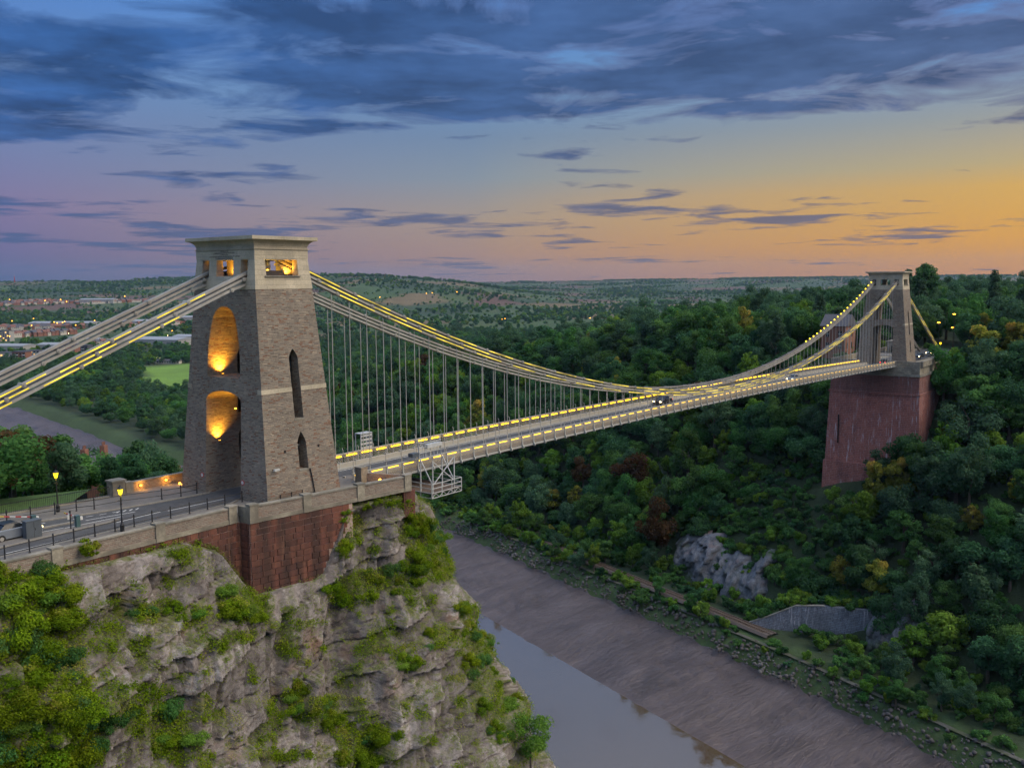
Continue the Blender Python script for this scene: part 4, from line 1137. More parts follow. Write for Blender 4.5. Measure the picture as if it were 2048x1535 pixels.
def lamp_post(label, x, y, h=3.6):
    t = thing('lamp_post', label, 'street lamp', (x, y, .12))
    part('pole', MB().lathe([(.17, 0), (.17, .55), (.12, .62), (.075, .75), (.055, 1.2), (.05, h-.65), (.08, h-.62), (.05, h-.5)], n=10), 'black_iron', t)
    part('cross_bar', MB().bar((-.25, 0, h-.95), (.25, 0, h-.95), .035), 'black_iron', t)
    part('lantern_glass', MB().lathe([(.10, h-.5), (.13, h-.48), (.25, h-.04)], n=6), 'lantern_glow', t)
    part('lantern_cap', MB().lathe([(.28, h-.035), (.26, h+.03), (.13, h+.16), (.05, h+.2), (.04, h+.3), (.01, h+.34)], n=6), 'black_iron', t)
    part('lantern_frame', MB().bar((.09, 0, h-.5), (.26, 0, h-.03), .02).bar((-.09, 0, h-.5), (-.26, 0, h-.03), .02), 'black_iron', t)
    point('lamp_light', (0, 0, h-.75), 55, (1, .72, .06), t, .15)
    return t
lamp_post('lit black lamp post beside the near railing, in front of the near tower', -17.4, -4.35)
lamp_post('lit black lamp post on the far pavement by the bar fence', -17.1, 6.75)
cab = thing('control_cabinet', 'tall grey metal control cabinet on the traffic island beside the car', 'cabinet', (-22.7, -.1, .15))
part('cabinet_body', MB().box(-.62, .62, -.32, .32, 0, 1.36), 'cabinet_grey', cab); part('cabinet_lid', MB().box(-.66, .66, -.36, .36, 1.362, 1.43), 'cabinet_grey', cab)
part('door_seam', MB().box(-.01, .01, -.326, -.32, .05, 1.3), 'dark_void', cab); part('handle', MB().box(.08, .12, -.345, -.32, .6, .8), 'black_iron', cab)
def barrier(label, x, y, end, post):
    t = thing('toll_barrier', label, 'barrier', (x, y, .15)); L = Vector((x, y, .15))
    part('box_body', MB().box(-.17, .17, -.17, .17, 0, .92), 'green_box', t); part('box_lid', MB().box(-.19, .19, -.19, .19, .922, .98), 'green_box', t)
    E_ = Vector(end)-L; S_ = Vector((0, .1, .82)); n = 6
    for i in range(n): part('arm_stripe', MB().bar(S_+(E_-S_)*i/n, S_+(E_-S_)*(i+1)/n, .07, .10), ('red_paint', 'white_paint')[i % 2] if i < n-1 else 'yellow_paint', t)
    part('counterweight', MB().box(.18, .42, -.12, .12, .55, .82), 'white_paint', t)
    if post:
        p_ = thing('signal_post', 'thin dark post with a small sign beside the toll barrier', 'post', (x-.65, y-.1, .15)); part('post', MB().lathe([(.08, 0), (.05, .1), (.05, 1.35), (.09, 1.4), (.09, 1.5), (.03, 1.54)], n=8), 'black_iron', p_)
        part('sign_plate', MB().box(-.25, -.08, -.02, .02, .8, 1.2), 'steel', p_)
    return t
barrier('toll barrier with a striped arm raised across the lane, beside the signal post', -18.85, 0.05, (-18.7, 2.5, .95), True)
barrier('toll barrier with striped arm at the left edge of the road', -21.0, 3.2, (-23.4, 4.2, 1.35), False)
bench = thing('bench', 'wooden bench against the side wall of the near tower', 'bench', (-2.2, -7.45, .12))
for k_ in range(3): part('seat_slat', MB().box(-1.4, 1.4, -.42+k_*.15, -.30+k_*.15, .44, .48), 'timber', bench)
for k_ in range(2): part('back_slat', MB().box(-1.4, 1.4, .06, .10, .60+k_*.17, .72+k_*.17), 'timber', bench)
for x_ in (-1.3, 0, 1.3): part('leg', MB().box(x_-.04, x_+.04, -.4, .06, 0, .43).box(x_-.04, x_+.04, .0, .055, .43, .9), 'black_iron', bench)

# cars ------------------------------------------------------------------------
WHEEL = smesh('tyre', MB().tube((0, -.1, 0), (0, .1, 0), .31, .31, 18), 'tyre')
RIM = smesh('rim', MB().tube((0, -.112, 0), (0, .112, 0), .17, .17, 9), 'chain_iron')
def car(label, loc, rz, paint_, lights=('headlamp', 'tail_red'), soft=True):
    t = thing('car', label, 'car', loc, rz)
    L = 2.05
    prof = [(-L, .42), (-L+.03, .62), (-L+.1, .86), (-L+.75, .93), (.62, .95), (1.55, .80), (L-.05, .66), (L, .42), (L-.1, .24), (-L+.1, .24)]
    b = MB(); n = len(prof)
    ys = [(-.84, .0), (-.78, .05), (0, .06), (.78, .05), (.84, .0)]
    rings = []
    for y, up in ys:
        k = 1-.025*(abs(y) > .8); rings.append([(x*k, y, z+(up if z > .6 else 0)) for x, z in prof])
    for r_ in rings: b.v += r_
    for i in range(len(ys)-1):
        for j in range(n): b.f.append((i*n+j, i*n+(j+1) % n, (i+1)*n+(j+1) % n, (i+1)*n+j))
    b.f += [tuple(range(n)), tuple(range(len(b.v)-1, len(b.v)-n-1, -1))]
    body = part('body', b, paint_, t)
    part('cabin', MB().add([(-1.35,-.72,.97),(.85,-.72,.97),(.85,.72,.97),(-1.35,.72,.97),(-.85,-.58,1.36),(.15,-.58,1.36),(.15,.58,1.36),(-.85,.58,1.36)],
         [(0,1,5,4),(1,2,6,5),(2,3,7,6),(3,0,4,7),(0,3,2,1),(4,5,6,7)]), 'glass_dark', t)
    part('roof', MB().add([(-1.0,-.60,1.35),(.2,-.60,1.35),(.2,.60,1.35),(-1.0,.60,1.35),(-.8,-.52,1.43),(.05,-.52,1.43),(.05,.52,1.43),(-.8,.52,1.43)],
         [(0,1,5,4),(1,2,6,5),(2,3,7,6),(3,0,4,7),(0,3,2,1),(4,5,6,7)]), 'car_dark' if soft else paint_, t)
    for s in (-1, 1):
        part('pillar', MB().bar((-.15, s*.70, .98), (-.12, s*.585, 1.36), .05), 'car_dark', t)
        part('headlight', MB().box(L-.12, L+.01, s*.62-.15, s*.62+.15, .58, .70), lights[0], t)
        part('tail_light', MB().box(-L-.012, -L+.1, s*.66-.13, s*.66+.13, .66, .82), lights[1], t)
        for x_ in (-1.28, 1.30):
            w = inst('wheel', WHEEL, t, (x_, s*.76, .31)); inst('rim', RIM, w)
        part('mirror', MB().box(.55, .72, *sorted((s*.86, s*1.0)), .95, 1.06), paint_, t)
    part('bumper', MB().box(L-.06, L+.05, -.7, .7, .32, .45), 'car_dark', t); part('number_plate', MB().box(-L-.03, -L, -.26, .26, .5, .6), 'yellow_paint', t)
    return t
car('silver car with a black soft top stopped behind the grey cabinet', (-23.55, 1.35, .03), 0, 'car_silver', ('street_white', 'tail_red'))
car('dark car crossing the middle of the bridge deck', (86, 1.1, deck_z(86)+.01), math.pi, 'car_dark', soft=False)
car('pale car crossing the deck nearer the far tower', (141, -1.1, deck_z(141)+.01), math.pi, 'car_silver', soft=False)
car('car with glowing red tail lights driving into the far tower arch', (209, -1.1, -3.28), 0, 'car_dark', ('headlamp', 'tail_red'), soft=False)
car('first car with bright headlights coming out past the far tower', (232, -4.3, -2.9), math.pi*.98, 'car_dark', soft=False)
car('second car with bright headlights waiting behind another beyond the far tower', (246, -4.0, -2.9), math.pi*.98, 'car_silver', soft=False)

# maintenance gantry hung from the near side of the deck -------------------------
g = thing('inspection_gantry', 'white steel inspection gantry hung over the near parapet beside the abutment', 'gantry', (19.5, -6.2, -3.0))
def gp(name, segs, w): 
    for a, c in segs: part(name, MB().bar(a, c, w), 'steel', g, world=True)
xa, xb, ya, yb = 17.2, 21.2, -7.4, -5.6
zd, zr, zt = -2.75, -1.75, 3.0
gp('post', [((x, y, -3.3), (x, y, .85)) for x in (xa+.2, xb-.2) for y in (yb, ya)], .11)
gp('post', [((x, yb+.2, .85), (x, -5.25, zt)) for x in (xa+.2, xa+1.3, xb-.2)], .08)
gp('brace', [((xa+.2, ya, -1.9), (xb-.2, ya, .8)), ((xb-.2, ya, -1.9), (xa+.2, ya, .8)), ((xa+.2, ya, -1.9), (xa+.2, yb, .8)), ((xb-.2, ya, -1.9), (xb-.2, yb, .8))], .09)
part('platform', MB().box(xa-.2, xb+.8, ya-.2, 5.5, zd-.08, zd), 'timber', g, world=True)
for z_ in (zd+.05, zd+.55, zd+1.05): gp('guard_rail', [((xa-.2, ya-.2, z_), (xb+.8, ya-.2, z_)), ((xa-.2, ya-.2, z_), (xa-.2, 5.4, z_)), ((xb+.8, ya-.2, z_), (xb+.8, 5.4, z_))], .07)
gp('guard_post', [((x, ya-.2, zd-.5), (x, ya-.2, zd+1.08)) for x in np.linspace(xa-.2, xb+.8, 4)]+[((xa-.2, y, zd-.4), (xa-.2, y, zd+1.08)) for y in np.linspace(ya+1.5, 5.2, 4)], .08)
nn = 8; xs_ = np.linspace(xa-.2, xb+.8, nn+1)
gp('truss_web', [((xs_[i], ya-.2, zd-.5+.45*(i % 2)), (xs_[i+1], ya-.2, zd-.5+.45*((i+1) % 2))) for i in range(nn)], .05)
gp('truss_boom', [((xa-.2, ya-.2, zd-.5), (xb+.8, ya-.2, zd-.5)), ((xa-.2, ya-.2, zd-.5), (xa-.2, 5.2, zd-.5))], .07)
for z_ in (.85, 1.5, 2.1, 2.6): gp('cage_rail', [((xa+.2, yb+.1, z_), (xb-.2, yb+.1, z_))], .06)
for x_ in np.linspace(xa+.2, xb-.2, 7): gp('cage_bar', [((x_, yb+.1, .85), (x_, yb+.25, 2.6))], .045)
for i in range(10): gp('ladder_rung', [((xa+.2, -5.35, .9+i*.25), (xa+.75, -5.35, .9+i*.25))], .035)
part('winch', MB().box(xa+1.4, xb-.1, -5.6, -4.9, 1.9, 2.3), 'steel', g, world=True); part('winch', MB().box(xa-.9, xa+.1, -5.5, -4.8, 1.2, 1.6), 'cabinet_grey', g, world=True)
hut = thing('access_tower', 'small white louvred access tower hung beyond the far parapet', 'access tower', (20, 5.6, -.6))
for x_ in (-.9, .0, .9):
    for y_ in (0, .9): part('post', MB().box(x_-.05, x_+.05, y_-.05, y_+.05, -1.5, 3.0), 'steel', hut)
for i in range(6):
    for (a, c) in ((-.85, -.05), (.05, .85)): part('louvre', MB().box(a, c, -.04, .0, .2+i*.48, .2+i*.48+.26), 'steel', hut)
part('top_frame', MB().box(-.95, .95, -.08, .95, 2.95, 3.05), 'steel', hut); part('side_panel', MB().box(.87, .9, .05, .85, .2, 2.9), 'steel', hut)
# ------------------------------------------------------------------ far abutment pier
pier = thing('abutment_pier', 'tall red sandstone pier with white streaks standing on the wooded slope', 'pier', (206, .7, -46))
def pfr(z0, e0, z1, e1): return MB().frus(z0, 16.5+e0, 11.7+e0, z1, 16.5+e1, 11.7+e1, 222.5, .7)
for nm, args in (('shaft', (-30.6, .9, -11.1, .25)), ('footing', (-47, 1.6, -30.602, 1.25)), ('string_course', (-11.098, .5, -10.6, .5)), ('upper_courses', (-10.598, .15, -6.0, .1))):
    part(nm, pfr(*args), 'pier_sandstone', pier, world=True, uv=True)
part('cornice', pfr(-5.998, .35, -5.3, .35), 'coping_stone', pier, world=True)
part('platform', pfr(-5.298, .1, -3.35, .1), 'dressed_stone', pier, world=True)
for y0_, y1_ in ((-11.6, -11.0), (12.3, 12.9)): part('parapet', MB().box(206.6, 268, y0_, y1_, -3.348, -1.9), 'dressed_stone', pier, world=True)
for y0_, y1_ in ((-11.0, -5.0), (5.0, 12.3)): part('parapet', MB().box(206.1, 206.6, y0_, y1_, -3.348, -1.95), 'dressed_stone', pier, world=True)
part('side_wall', MB().box(239, 275, -10.9, -9.9, -24, -3.4), 'pier_sandstone', pier, world=True, uv=True)
part('slit', MB().box(204.9, 205.2, 9.6, 9.9, -25.5, -17.5), 'dark_void', pier, world=True)
structure('road', MB().box(206.9, 420, -5.2, 5.2, -3.9, -3.28), 'asphalt')
structure('footpath', MB().box(239.2, 420, -12, -5.3, -3.9, -3.2), 'paving'); structure('footpath', MB().box(239.2, 420, 5.3, 14, -3.9, -3.2), 'paving')
lamp_post('lit lamp post on the right of the road just past the far tower', 240.5, -8.0); lamp_post('lit lamp post on the left of the road past the far tower', 236.0, -3.0+7)
lamp_post('lit lamp post framed by the far tower arch', 252, 6.2)
for o in [o for o in COL.objects if o.name.startswith('lamp_post') and o.location.x > 100]: o.location.z = -3.2; o.scale = (1.25,)*3
def street_light(label, loc, h, mat='street_amber', e=60, r=.18, group=None):
    t = thing('street_light', label, 'street lamp', loc, group=group)
    part('pole', MB().tube((0, 0, 0), (0, 0, h), .09, .06, 6), 'black_iron', t); part('arm', MB().bar((0, 0, h), (-.8, 0, h+.1), .06), 'black_iron', t)
    part('lamp_head', MB().lathe([(.02*r/.18, -.12), (r, -.04), (r, .06), (.03, .12)], -.9, 0, 8).mesh('lamp_head'), mat, t, loc=(0, 0, h+.05))
    return t
for (u_, v_, lab) in ((1877, 645, 'amber street light hanging right of the far tower backstay'), (1908, 628, 'taller amber street light glowing against the leaves right of the far tower'), (1905, 655, 'low amber lamp at the road end right of the far tower')):
    q_ = on_y(u_, v_, -10.3); h_ = q_[2]+3.2
    street_light(lab, (q_[0]+1.2, q_[1], -3.2), h_-.05, r=.42)
lodge = thing('toll_house', 'small stone toll house beside the road beyond the far tower', 'house', (254, 8.4, -3.2))
part('wall', MB().box(-3.2, 3.2, -1.8, 1.8, 0, 3.4), 'dressed_stone', lodge); part('parapet', MB().box(-3.4, 3.4, -2.0, 2.0, 3.402, 3.8), 'coping_stone', lodge)
part('door', MB().box(-3.23, -3.2, -.5, .5, 0, 2.2), 'dark_void', lodge)
for x_ in (-2, 0, 2): part('window', MB().box(x_-.4, x_+.4, -1.83, -1.8, 1.0, 2.4), 'glass_dark', lodge)
villa = thing('brick_house', 'red brick house with white windows partly hidden behind the far tower', 'house', (252, 26, -3.5))
part('wall', MB().box(-5, 5, -4, 4, -2, 8.5), 'house_brick', villa); part('roof', MB().prism([(-5.4, 8.5), (5.4, 8.5), (0, 12.2)], 'y', -4.4, 4.4), 'slate_roof', villa)
for z_ in (1.2, 5.0):
    for y_ in (-2.2, 1.8): 
        w = part('window', MB().box(-5.06, -5.0, y_-.6, y_+.6, z_, z_+2.0), 'glass_dark', villa); part('frame', MB().box(-5.1, -5.061, y_-.04, y_+.04, z_, z_+2.0).box(-5.1, -5.061, y_-.6, y_+.6, z_+.95, z_+1.05), 'white_paint', w)
    for x_ in (-3, 1): part('window', MB().box(x_-.6, x_+.6, -4.06, -4.0, z_, z_+2.0), 'glass_dark', villa)

# railway on the river terrace ---------------------------------------------------------
def cpt(c, y, z): return Vector((float(np.interp(y, RY, RX))+c/.92, y, z))
rl = thing('railway_track', 'single railway track curving along the river terrace below the rock face', 'railway', tuple(cpt(41.5, 40, -67.6)))
ysr = np.arange(10, 130, 4.0); Zr = -67.3
b = MB()
for a, c in zip(ysr, ysr[1:]):
    P, Q = cpt(41.5, a, Zr-.1), cpt(41.5, c, Zr-.1); n = (Q-P).normalized(); s = Vector((n.y, -n.x, 0))
    b.add([P-s*2.2-Vector((0,0,.6)), P-s*1.6, P+s*1.6, P+s*2.2-Vector((0,0,.6)), Q-s*2.2-Vector((0,0,.6)), Q-s*1.6, Q+s*1.6, Q+s*2.2-Vector((0,0,.6))], [(0,1,5,4),(1,2,6,5),(2,3,7,6)])
part('ballast', b, 'ballast', rl, world=True)
for s in (-1, 1):
    b = MB()
    for a, c in zip(ysr, ysr[1:]):
        n = Vector((.92, -.39, 0))*s*.72; b.bar(cpt(41.5, a, Zr+.12)+n, cpt(41.5, c, Zr+.12)+n, .12, .16)
    part('rail', b, 'rail_steel', rl, world=True)
SLP = smesh('sleeper', MB().box(-1.25, 1.25, -.13, .13, -.1, .06), 'timber')
for y in np.arange(12, 85, .75): inst('sleeper', SLP, rl, cpt(41.5, y, Zr)-Vector(rl.location), (0, 0, -.40))
b = MB(); ysp = np.arange(-60, 130, 4.0)
for a, c in zip(ysp, ysp[1:]):
    P, Q = cpt(37.6, a, -68.85), cpt(37.6, c, -68.85); b.add([P-Vector((.7,0,0)), P+Vector((.7,0,0)), Q+Vector((.7,0,0)), Q-Vector((.7,0,0))], [(0,1,2,3)])
plain('path_gravel', (.105, .10, .09), .95, var=.35, scale=3, var2=(.06, .075, .035, 1))
structure('tow_path', b, 'path_gravel')
# masonry retaining wall by the path
rw = thing('retaining_wall', 'blue-grey stone retaining wall with sloping top beside the river path', 'wall', (158, 2, -70))
W0, W1 = Vector((164.5, 19, 0)), Vector((170.5, -12, 0))
b = MB(); wd = (W1-W0).normalized(); wn = Vector((-wd.y, wd.x, 0))
if wn.x > 0: wn = -wn
pr = [(0, -70.5, -68.0), (.18, -70.5, -65.2), (.40, -70.8, -61.3), (.62, -71, -60.3), (1.0, -71, -59.6)]
def wq(s, d, z): return W0+(W1-W0)*s+wn*d+Vector((0, 0, z))
for (s0, zb0, zt0), (s1, zb1, zt1) in zip(pr, pr[1:]):
    b.add([wq(s0,.6,zb0), wq(s1,.6,zb1), wq(s1,0,zt1), wq(s0,0,zt0), wq(s0,-2.5,zb0), wq(s1,-2.5,zb1), wq(s1,-1.2,zt1), wq(s0,-1.2,zt0)], [(0,1,2,3),(3,2,6,7),(4,7,6,5)])
brick_mat('blue_masonry', .8, .42, .05, [(0, (.17, .18, .22)), (.5, (.25, .27, .32)), (1, (.21, .22, .25))], (.07, .07, .075, 1), bdist=.06, wob=.06, stain=streaks)
part('wall_face', b, 'blue_masonry', rw, world=True, uv=True)
b = MB()
for (s0, _, zt0), (s1, _, zt1) in zip(pr, pr[1:]): b.add([wq(s0,-1.0,zt0-.15), wq(s1,-1.0,zt1-.15), wq(s1,-9,zt1-.6), wq(s0,-9,zt0-.6), wq(s1,-16,-70), wq(s0,-16,-70)], [(0,1,2,3),(3,2,4,5)])
part('earth_fill', b, 'turf', rw, world=True)
b = MB()
for (s0, _, zt0), (s1, _, zt1) in zip(pr[:4], pr[1:4]): b.bar(wq(s0, -.4, zt0+.12), wq(s1, -.4, zt1+.12), 1.0, .2)
part('coping', b, 'coping_stone', rw, world=True)

# bare rock face above the railway
def outcrop(label, y0, y1, c0, zb, zt, seed, bulge=3.0):
    ys = np.arange(y0, y1, .45); zs = np.arange(zb, zt+1.5, .45); Yg, Zg = np.meshgrid(ys, zs, indexing='ij')
    wob = fbm(Yg*0+seed, Zg/4, 3, seed+3)*5.0
    ends = np.minimum(sstep(y0, y0+3.5, Yg+wob), 1-sstep(y1-3.5, y1, Yg+wob)); tq = np.clip((Zg-zb)/(zt-zb+fbm(Yg/7, Zg*0, 3, seed+6)*9), 0, 1.2)
    terr = 56+(Zg+66)/1.115
    d1, d2, hid, cx, cy = worley(Yg/3.0+Zg*.12, Zg/4.2, seed); e1, e2, h2, _, _ = worley(Yg/1.1+Zg*.1, Zg/2.2, seed+9)
    face = c0+(56+(zt+66)/1.115-c0)*tq**2.4+(hid-.5)*3.2+(h2-.5)*1.3+fbm(Yg/6, Zg/6, 3, seed)*3.5
    C = face*ends+(terr+2.5)*(1-ends)
    C = C+sstep(.86, 1.05, tq+fbm(Yg/3, Zg/3, 2, seed+5)*.5)*3.0
    X = np.interp(Yg, RY, RX)+C/.92
    n0, n1 = Yg.shape; J = np.arange(n0*n1).reshape(n0, n1)
    Fm = np.stack([J[:-1, :-1], J[:-1, 1:], J[1:, 1:], J[1:, :-1]], -1).reshape(-1, 4)
    o = part('rock_face', np_mesh('rock_face', np.stack([X, Yg, Zg], -1).reshape(-1, 3), Fm), 'blue_rock'); tag(o, label, 'rock'); return o
def blue_rock():
    m, t, b_, out = ensure_mat('blue_rock'); P = t.add('ShaderNodeNewGeometry').outputs['Position']
    n = t.noise(P, .5, 6, .65); n2 = t.noise(P, .12, 4, .6)
    c = t.ramp(n, [(.3, (.06, .066, .076)), (.55, (.15, .155, .175)), (.75, (.27, .27, .285))])
    c = t.mix(t.mapr(n2, .55, .68, 0, .7), c, (.26, .15, .12, 1)); c = t.mix(t.mapr(n2, .45, .33, 0, .7), c, (.06, .08, .035, 1))
    t.setv(b_.inputs['Base Color'], c); b_.inputs['Roughness'].default_value = .95; bump(t, b_, n, .6); MATS['blue_rock'] = m
blue_rock()
plain('bank_stone', (.115, .108, .108), .95, var=.5, scale=.6, var2=(.085, .075, .07, 1))
outcrop('long bare blue-grey rock face above the railway', 19, 56, 53, -67.5, -55.5, 131, 4)
outcrop('pinkish rock showing between trees right of the retaining wall', -26, -9, 52, -68, -57, 157, 3.5)
# broken stone at the edge of the mud
ico = bmesh.new(); bmesh.ops.create_icosphere(ico, subdivisions=1, radius=1); IV = np.array([v.co[:] for v in ico.verts]); IF = np.array([[v.index for v in f.verts] for f in ico.faces]); ico.free()
def rocks(n, c0, c1, y0, y1, smin, smax, seed):
    r = np.random.default_rng(seed); V = []; F = []
    y = r.uniform(y0, y1, n); c = c0+(c1-c0)*r.beta(2, 2, n)+fbm(y/7, y*0, 2, 5)*3.5; x = np.interp(y, RY, RX)+c/.92; z = np.interp(c, PROF_C, PROF_Z)+.2
    for i in range(n):
        s = smin+(smax-smin)*r.random()**3.5; Q = IV*(s*r.uniform(.6, 1.3, 3))*(1+r.uniform(-.25, .25, (len(IV), 1)))
        V.append(Q+(x[i], y[i], z[i])); F.append(IF+len(IV)*i)
    return np_mesh('rip_rap', np.concatenate(V), np.concatenate(F))
o = part('rip_rap', rocks(3400, 31.0, 38.0, -70, 160, .06, .62, 5), 'bank_stone'); o['kind'] = 'stuff'; o['label'] = 'line of broken stone between the mud bank and the bushes'
# ------------------------------------------------------------------ trees
def leaf_cloud(P, N, size, rg, tint, aspect=.7):
    """quads at points P facing roughly N"""
    n = len(P); N = N/(np.linalg.norm(N, axis=1, keepdims=True)+1e-9)
    a = np.cross(N, rg.normal(size=(n, 3))); a /= np.linalg.norm(a, axis=1, keepdims=True)+1e-9; b = np.cross(N, a)
    s = (size*rg.uniform(.6, 1.35, n))[:, None]; a = a*s*.5; b = b*s*.5*aspect; lift = N*s*.12
    V = np.stack([P-a, P-b+lift, P+a, P+b+lift], 1).reshape(-1, 3)
    F = np.arange(4*n).reshape(n, 4)
    return V, F, np.repeat(tint, 4)
def leaf_mesh(name, V, F, tint, mat):
    me = np_mesh(name, V, F); at = me.attributes.new('tint', 'FLOAT', 'POINT'); at.data.foreach_set('value', tint.astype(np.float32))
    me.materials.append(MATS[mat]); return me
def crown(name, seed, rad, h0, h1, ncl, nleaf, size, mat, shape='round'):
    rg = np.random.default_rng(seed); zc = (h0+h1)/2; rz = (h1-h0)/2
    C = []; CRd = []
    for i in range(ncl):
        d = rg.normal(size=3); d /= np.linalg.norm(d); d[2] = d[2]*.8+.15
        f = rg.uniform(.45, .95)
        if shape == 'cone':
            z = h0+(h1-h0)*rg.random()**1.2; k = rad*(1-(z-h0)/(h1-h0))**.8*rg.uniform(.5, 1.0); a = rg.uniform(0, 6.28)
            C.append((k*math.cos(a), k*math.sin(a), z)); CRd.append(rad*rg.uniform(.22, .34))
        else:
            C.append((d[0]*rad*f, d[1]*rad*f, zc+d[2]*rz*f)); CRd.append(rad*rg.choice([.16, .24, .32, .42])*rg.uniform(.85, 1.15))
    C = np.array(C); CRd = np.array(CRd); w = CRd**2; idx = rg.choice(ncl, nleaf, p=w/w.sum())
    d = rg.normal(size=(nleaf, 3)); d /= np.linalg.norm(d, axis=1, keepdims=True)
    rr = rg.uniform(.55, 1.08, nleaf)[:, None]
    P = C[idx]+d*rr*CRd[idx][:, None]*np.array([1, 1, .78])
    P[:, 2] = np.maximum(P[:, 2], h0*.75)
    N = d+.5*rg.normal(size=(nleaf, 3))+np.array([0, 0, .35])
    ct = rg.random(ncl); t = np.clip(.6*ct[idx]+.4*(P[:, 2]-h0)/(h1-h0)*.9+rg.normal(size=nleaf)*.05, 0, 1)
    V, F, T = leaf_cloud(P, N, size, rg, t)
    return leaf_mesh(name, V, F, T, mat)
def trunk(seed, h, r, mat='bark', nb=5, spread=.5):
    rd = random.Random(seed); b = MB(); p = Vector((0, 0, -1.2)); top = Vector((rd.uniform(-.4, .4), rd.uniform(-.4, .4), h*.62))
    mid = Vector((rd.uniform(-.2, .2), rd.uniform(-.2, .2), h*.3))
    b.tube(p, mid, r*1.25, r*.85, 7); b.tube(mid, top, r*.85, r*.45, 7)
    for i in range(nb):
        a = rd.uniform(0, 6.28); s = mid+(top-mid)*rd.uniform(.1, 1); e = s+Vector((math.cos(a)*h*spread*.42, math.sin(a)*h*spread*.42, h*rd.uniform(.12, .3))); b.tube(s, e, r*.38, r*.12, 5)
    me = b.mesh('trunk'); me.materials.append(MATS[mat]); return me
KINDS = {}
def kind(key, name, mats, n, rad, h0, h1, ncl, nleaf, size, shape='round', bark='bark', seed=1):
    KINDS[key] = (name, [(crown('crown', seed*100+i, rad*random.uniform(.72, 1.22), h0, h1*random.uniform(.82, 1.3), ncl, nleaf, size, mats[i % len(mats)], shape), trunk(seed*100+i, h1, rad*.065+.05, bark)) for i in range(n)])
kind('dark', 'oak_tree', ['leaf_dark', 'leaf_dark', 'leaf_blue'], 6, 4.4, 1.0, 10.5, 44, 5200, .50, seed=1)
kind('mid', 'ash_tree', ['leaf_mid', 'leaf_mid', 'leaf_blue'], 6, 4.0, 1.1, 11.0, 40, 5000, .46, seed=2)
kind('light', 'lime_tree', ['leaf_light', 'leaf_mid'], 5, 3.7, 1.0, 10.0, 36, 4600, .45, seed=3)
kind('yellow', 'field_maple', ['leaf_yellow'], 3, 3.4, 0.9, 8.5, 24, 3000, .52, seed=4)
kind('copper', 'copper_beech', ['leaf_copper'], 2, 4.2, 2.0, 11.5, 26, 3200, .55, seed=5)
kind('conifer', 'pine_tree', ['leaf_conifer'], 3, 4.2, 3.5, 17, 40, 3600, .6, 'cone', 'pale_bark', seed=6)
kind('shrub', 'shrub', ['leaf_mid', 'leaf_light', 'leaf_dark'], 4, 2.0, .1, 2.8, 12, 1300, .42, seed=7)
kind('cshrub', 'bush', ['ivy_leaf', 'leaf_light', 'leaf_mid', 'ivy_leaf', 'ivy_leaf'], 5, 1.2, .0, 1.25, 22, 3600, .125, seed=8)
COLNAME = {'dark': 'dark green oak', 'mid': 'green ash', 'light': 'pale lime tree', 'yellow': 'yellowish maple', 'copper': 'copper-brown beech', 'conifer': 'tall dark pine', 'shrub': 'green shrub', 'cshrub': 'bright green bush'}
def plant(key, loc, scl, where, cat='tree', grp=None, var=None, rz=None):
    name, vs = KINDS[key]; i = random.randrange(len(vs)) if var is None else var; cr, tk = vs[i]
    big = 'large ' if scl > 1.2 else 'smaller ' if scl < .9 else ''
    t = thing(name, f'{big}{COLNAME[key]} {where}', cat, loc, random.uniform(0, 6.28) if rz is None else rz, group=grp or f'{big}{COLNAME[key]} {where}')
    t.scale = (scl*random.uniform(.85, 1.15), scl*random.uniform(.85, 1.15), scl*random.uniform(.8, 1.25))
    inst('crown', cr, t)
    if key != 'cshrub': inst('trunk', tk, t)
    return t
def scatter_pts(n, x0, x1, y0, y1, dmin, seed, ok):
    rg = np.random.default_rng(seed); cell = {}; out = []
    X = rg.uniform(x0, x1, n); Y = rg.uniform(y0, y1, n)
    good = ok(X, Y)
    for x, y, g_ in zip(X, Y, good):
        if not g_: continue
        k = (int(x//dmin), int(y//dmin))
        if any((x-a)**2+(y-b_)**2 < dmin*dmin for i in (-1, 0, 1) for j in (-1, 0, 1) for a, b_ in cell.get((k[0]+i, k[1]+j), ())): continue
        cell.setdefault(k, []).append((x, y)); out.append((x, y))
    return np.array(out)
def seen(x, y, z, m=60):
    u_, v_, d_ = pix(np.array([x, y, z])); return d_ > 0 and -m < u_ < 2048+m and -m < v_ < 1535+m
def clear_far(X, Y):
    c = river_c(X, Y)
    ok = (c > 36)
    ok &= ~((X > 202) & (X < 270) & (np.abs(Y-.5) < 14.5))                    # pier and road
    ok &= ~((X >= 270) & (np.abs(Y) < 6.5) & (X < 300))
    ok &= ~((c > 38.6) & (c < 45.5) & (Y > -5) & (Y < 70))                          # railway
    ok &= ~((c > 43) & (c < 62) & (Y > 16) & (Y < 57))                           # rock face
    ok &= ~((c > 34) & (c < 57) & (Y > -13) & (Y < 20))                            # retaining wall
    ok &= ~((c > 60) & (c < 84) & (Y > 2) & (Y < 44))                              # ivy slope
    ok &= ~((X > 240) & (X < 262) & (Y > 5) & (Y < 32))
    return ok
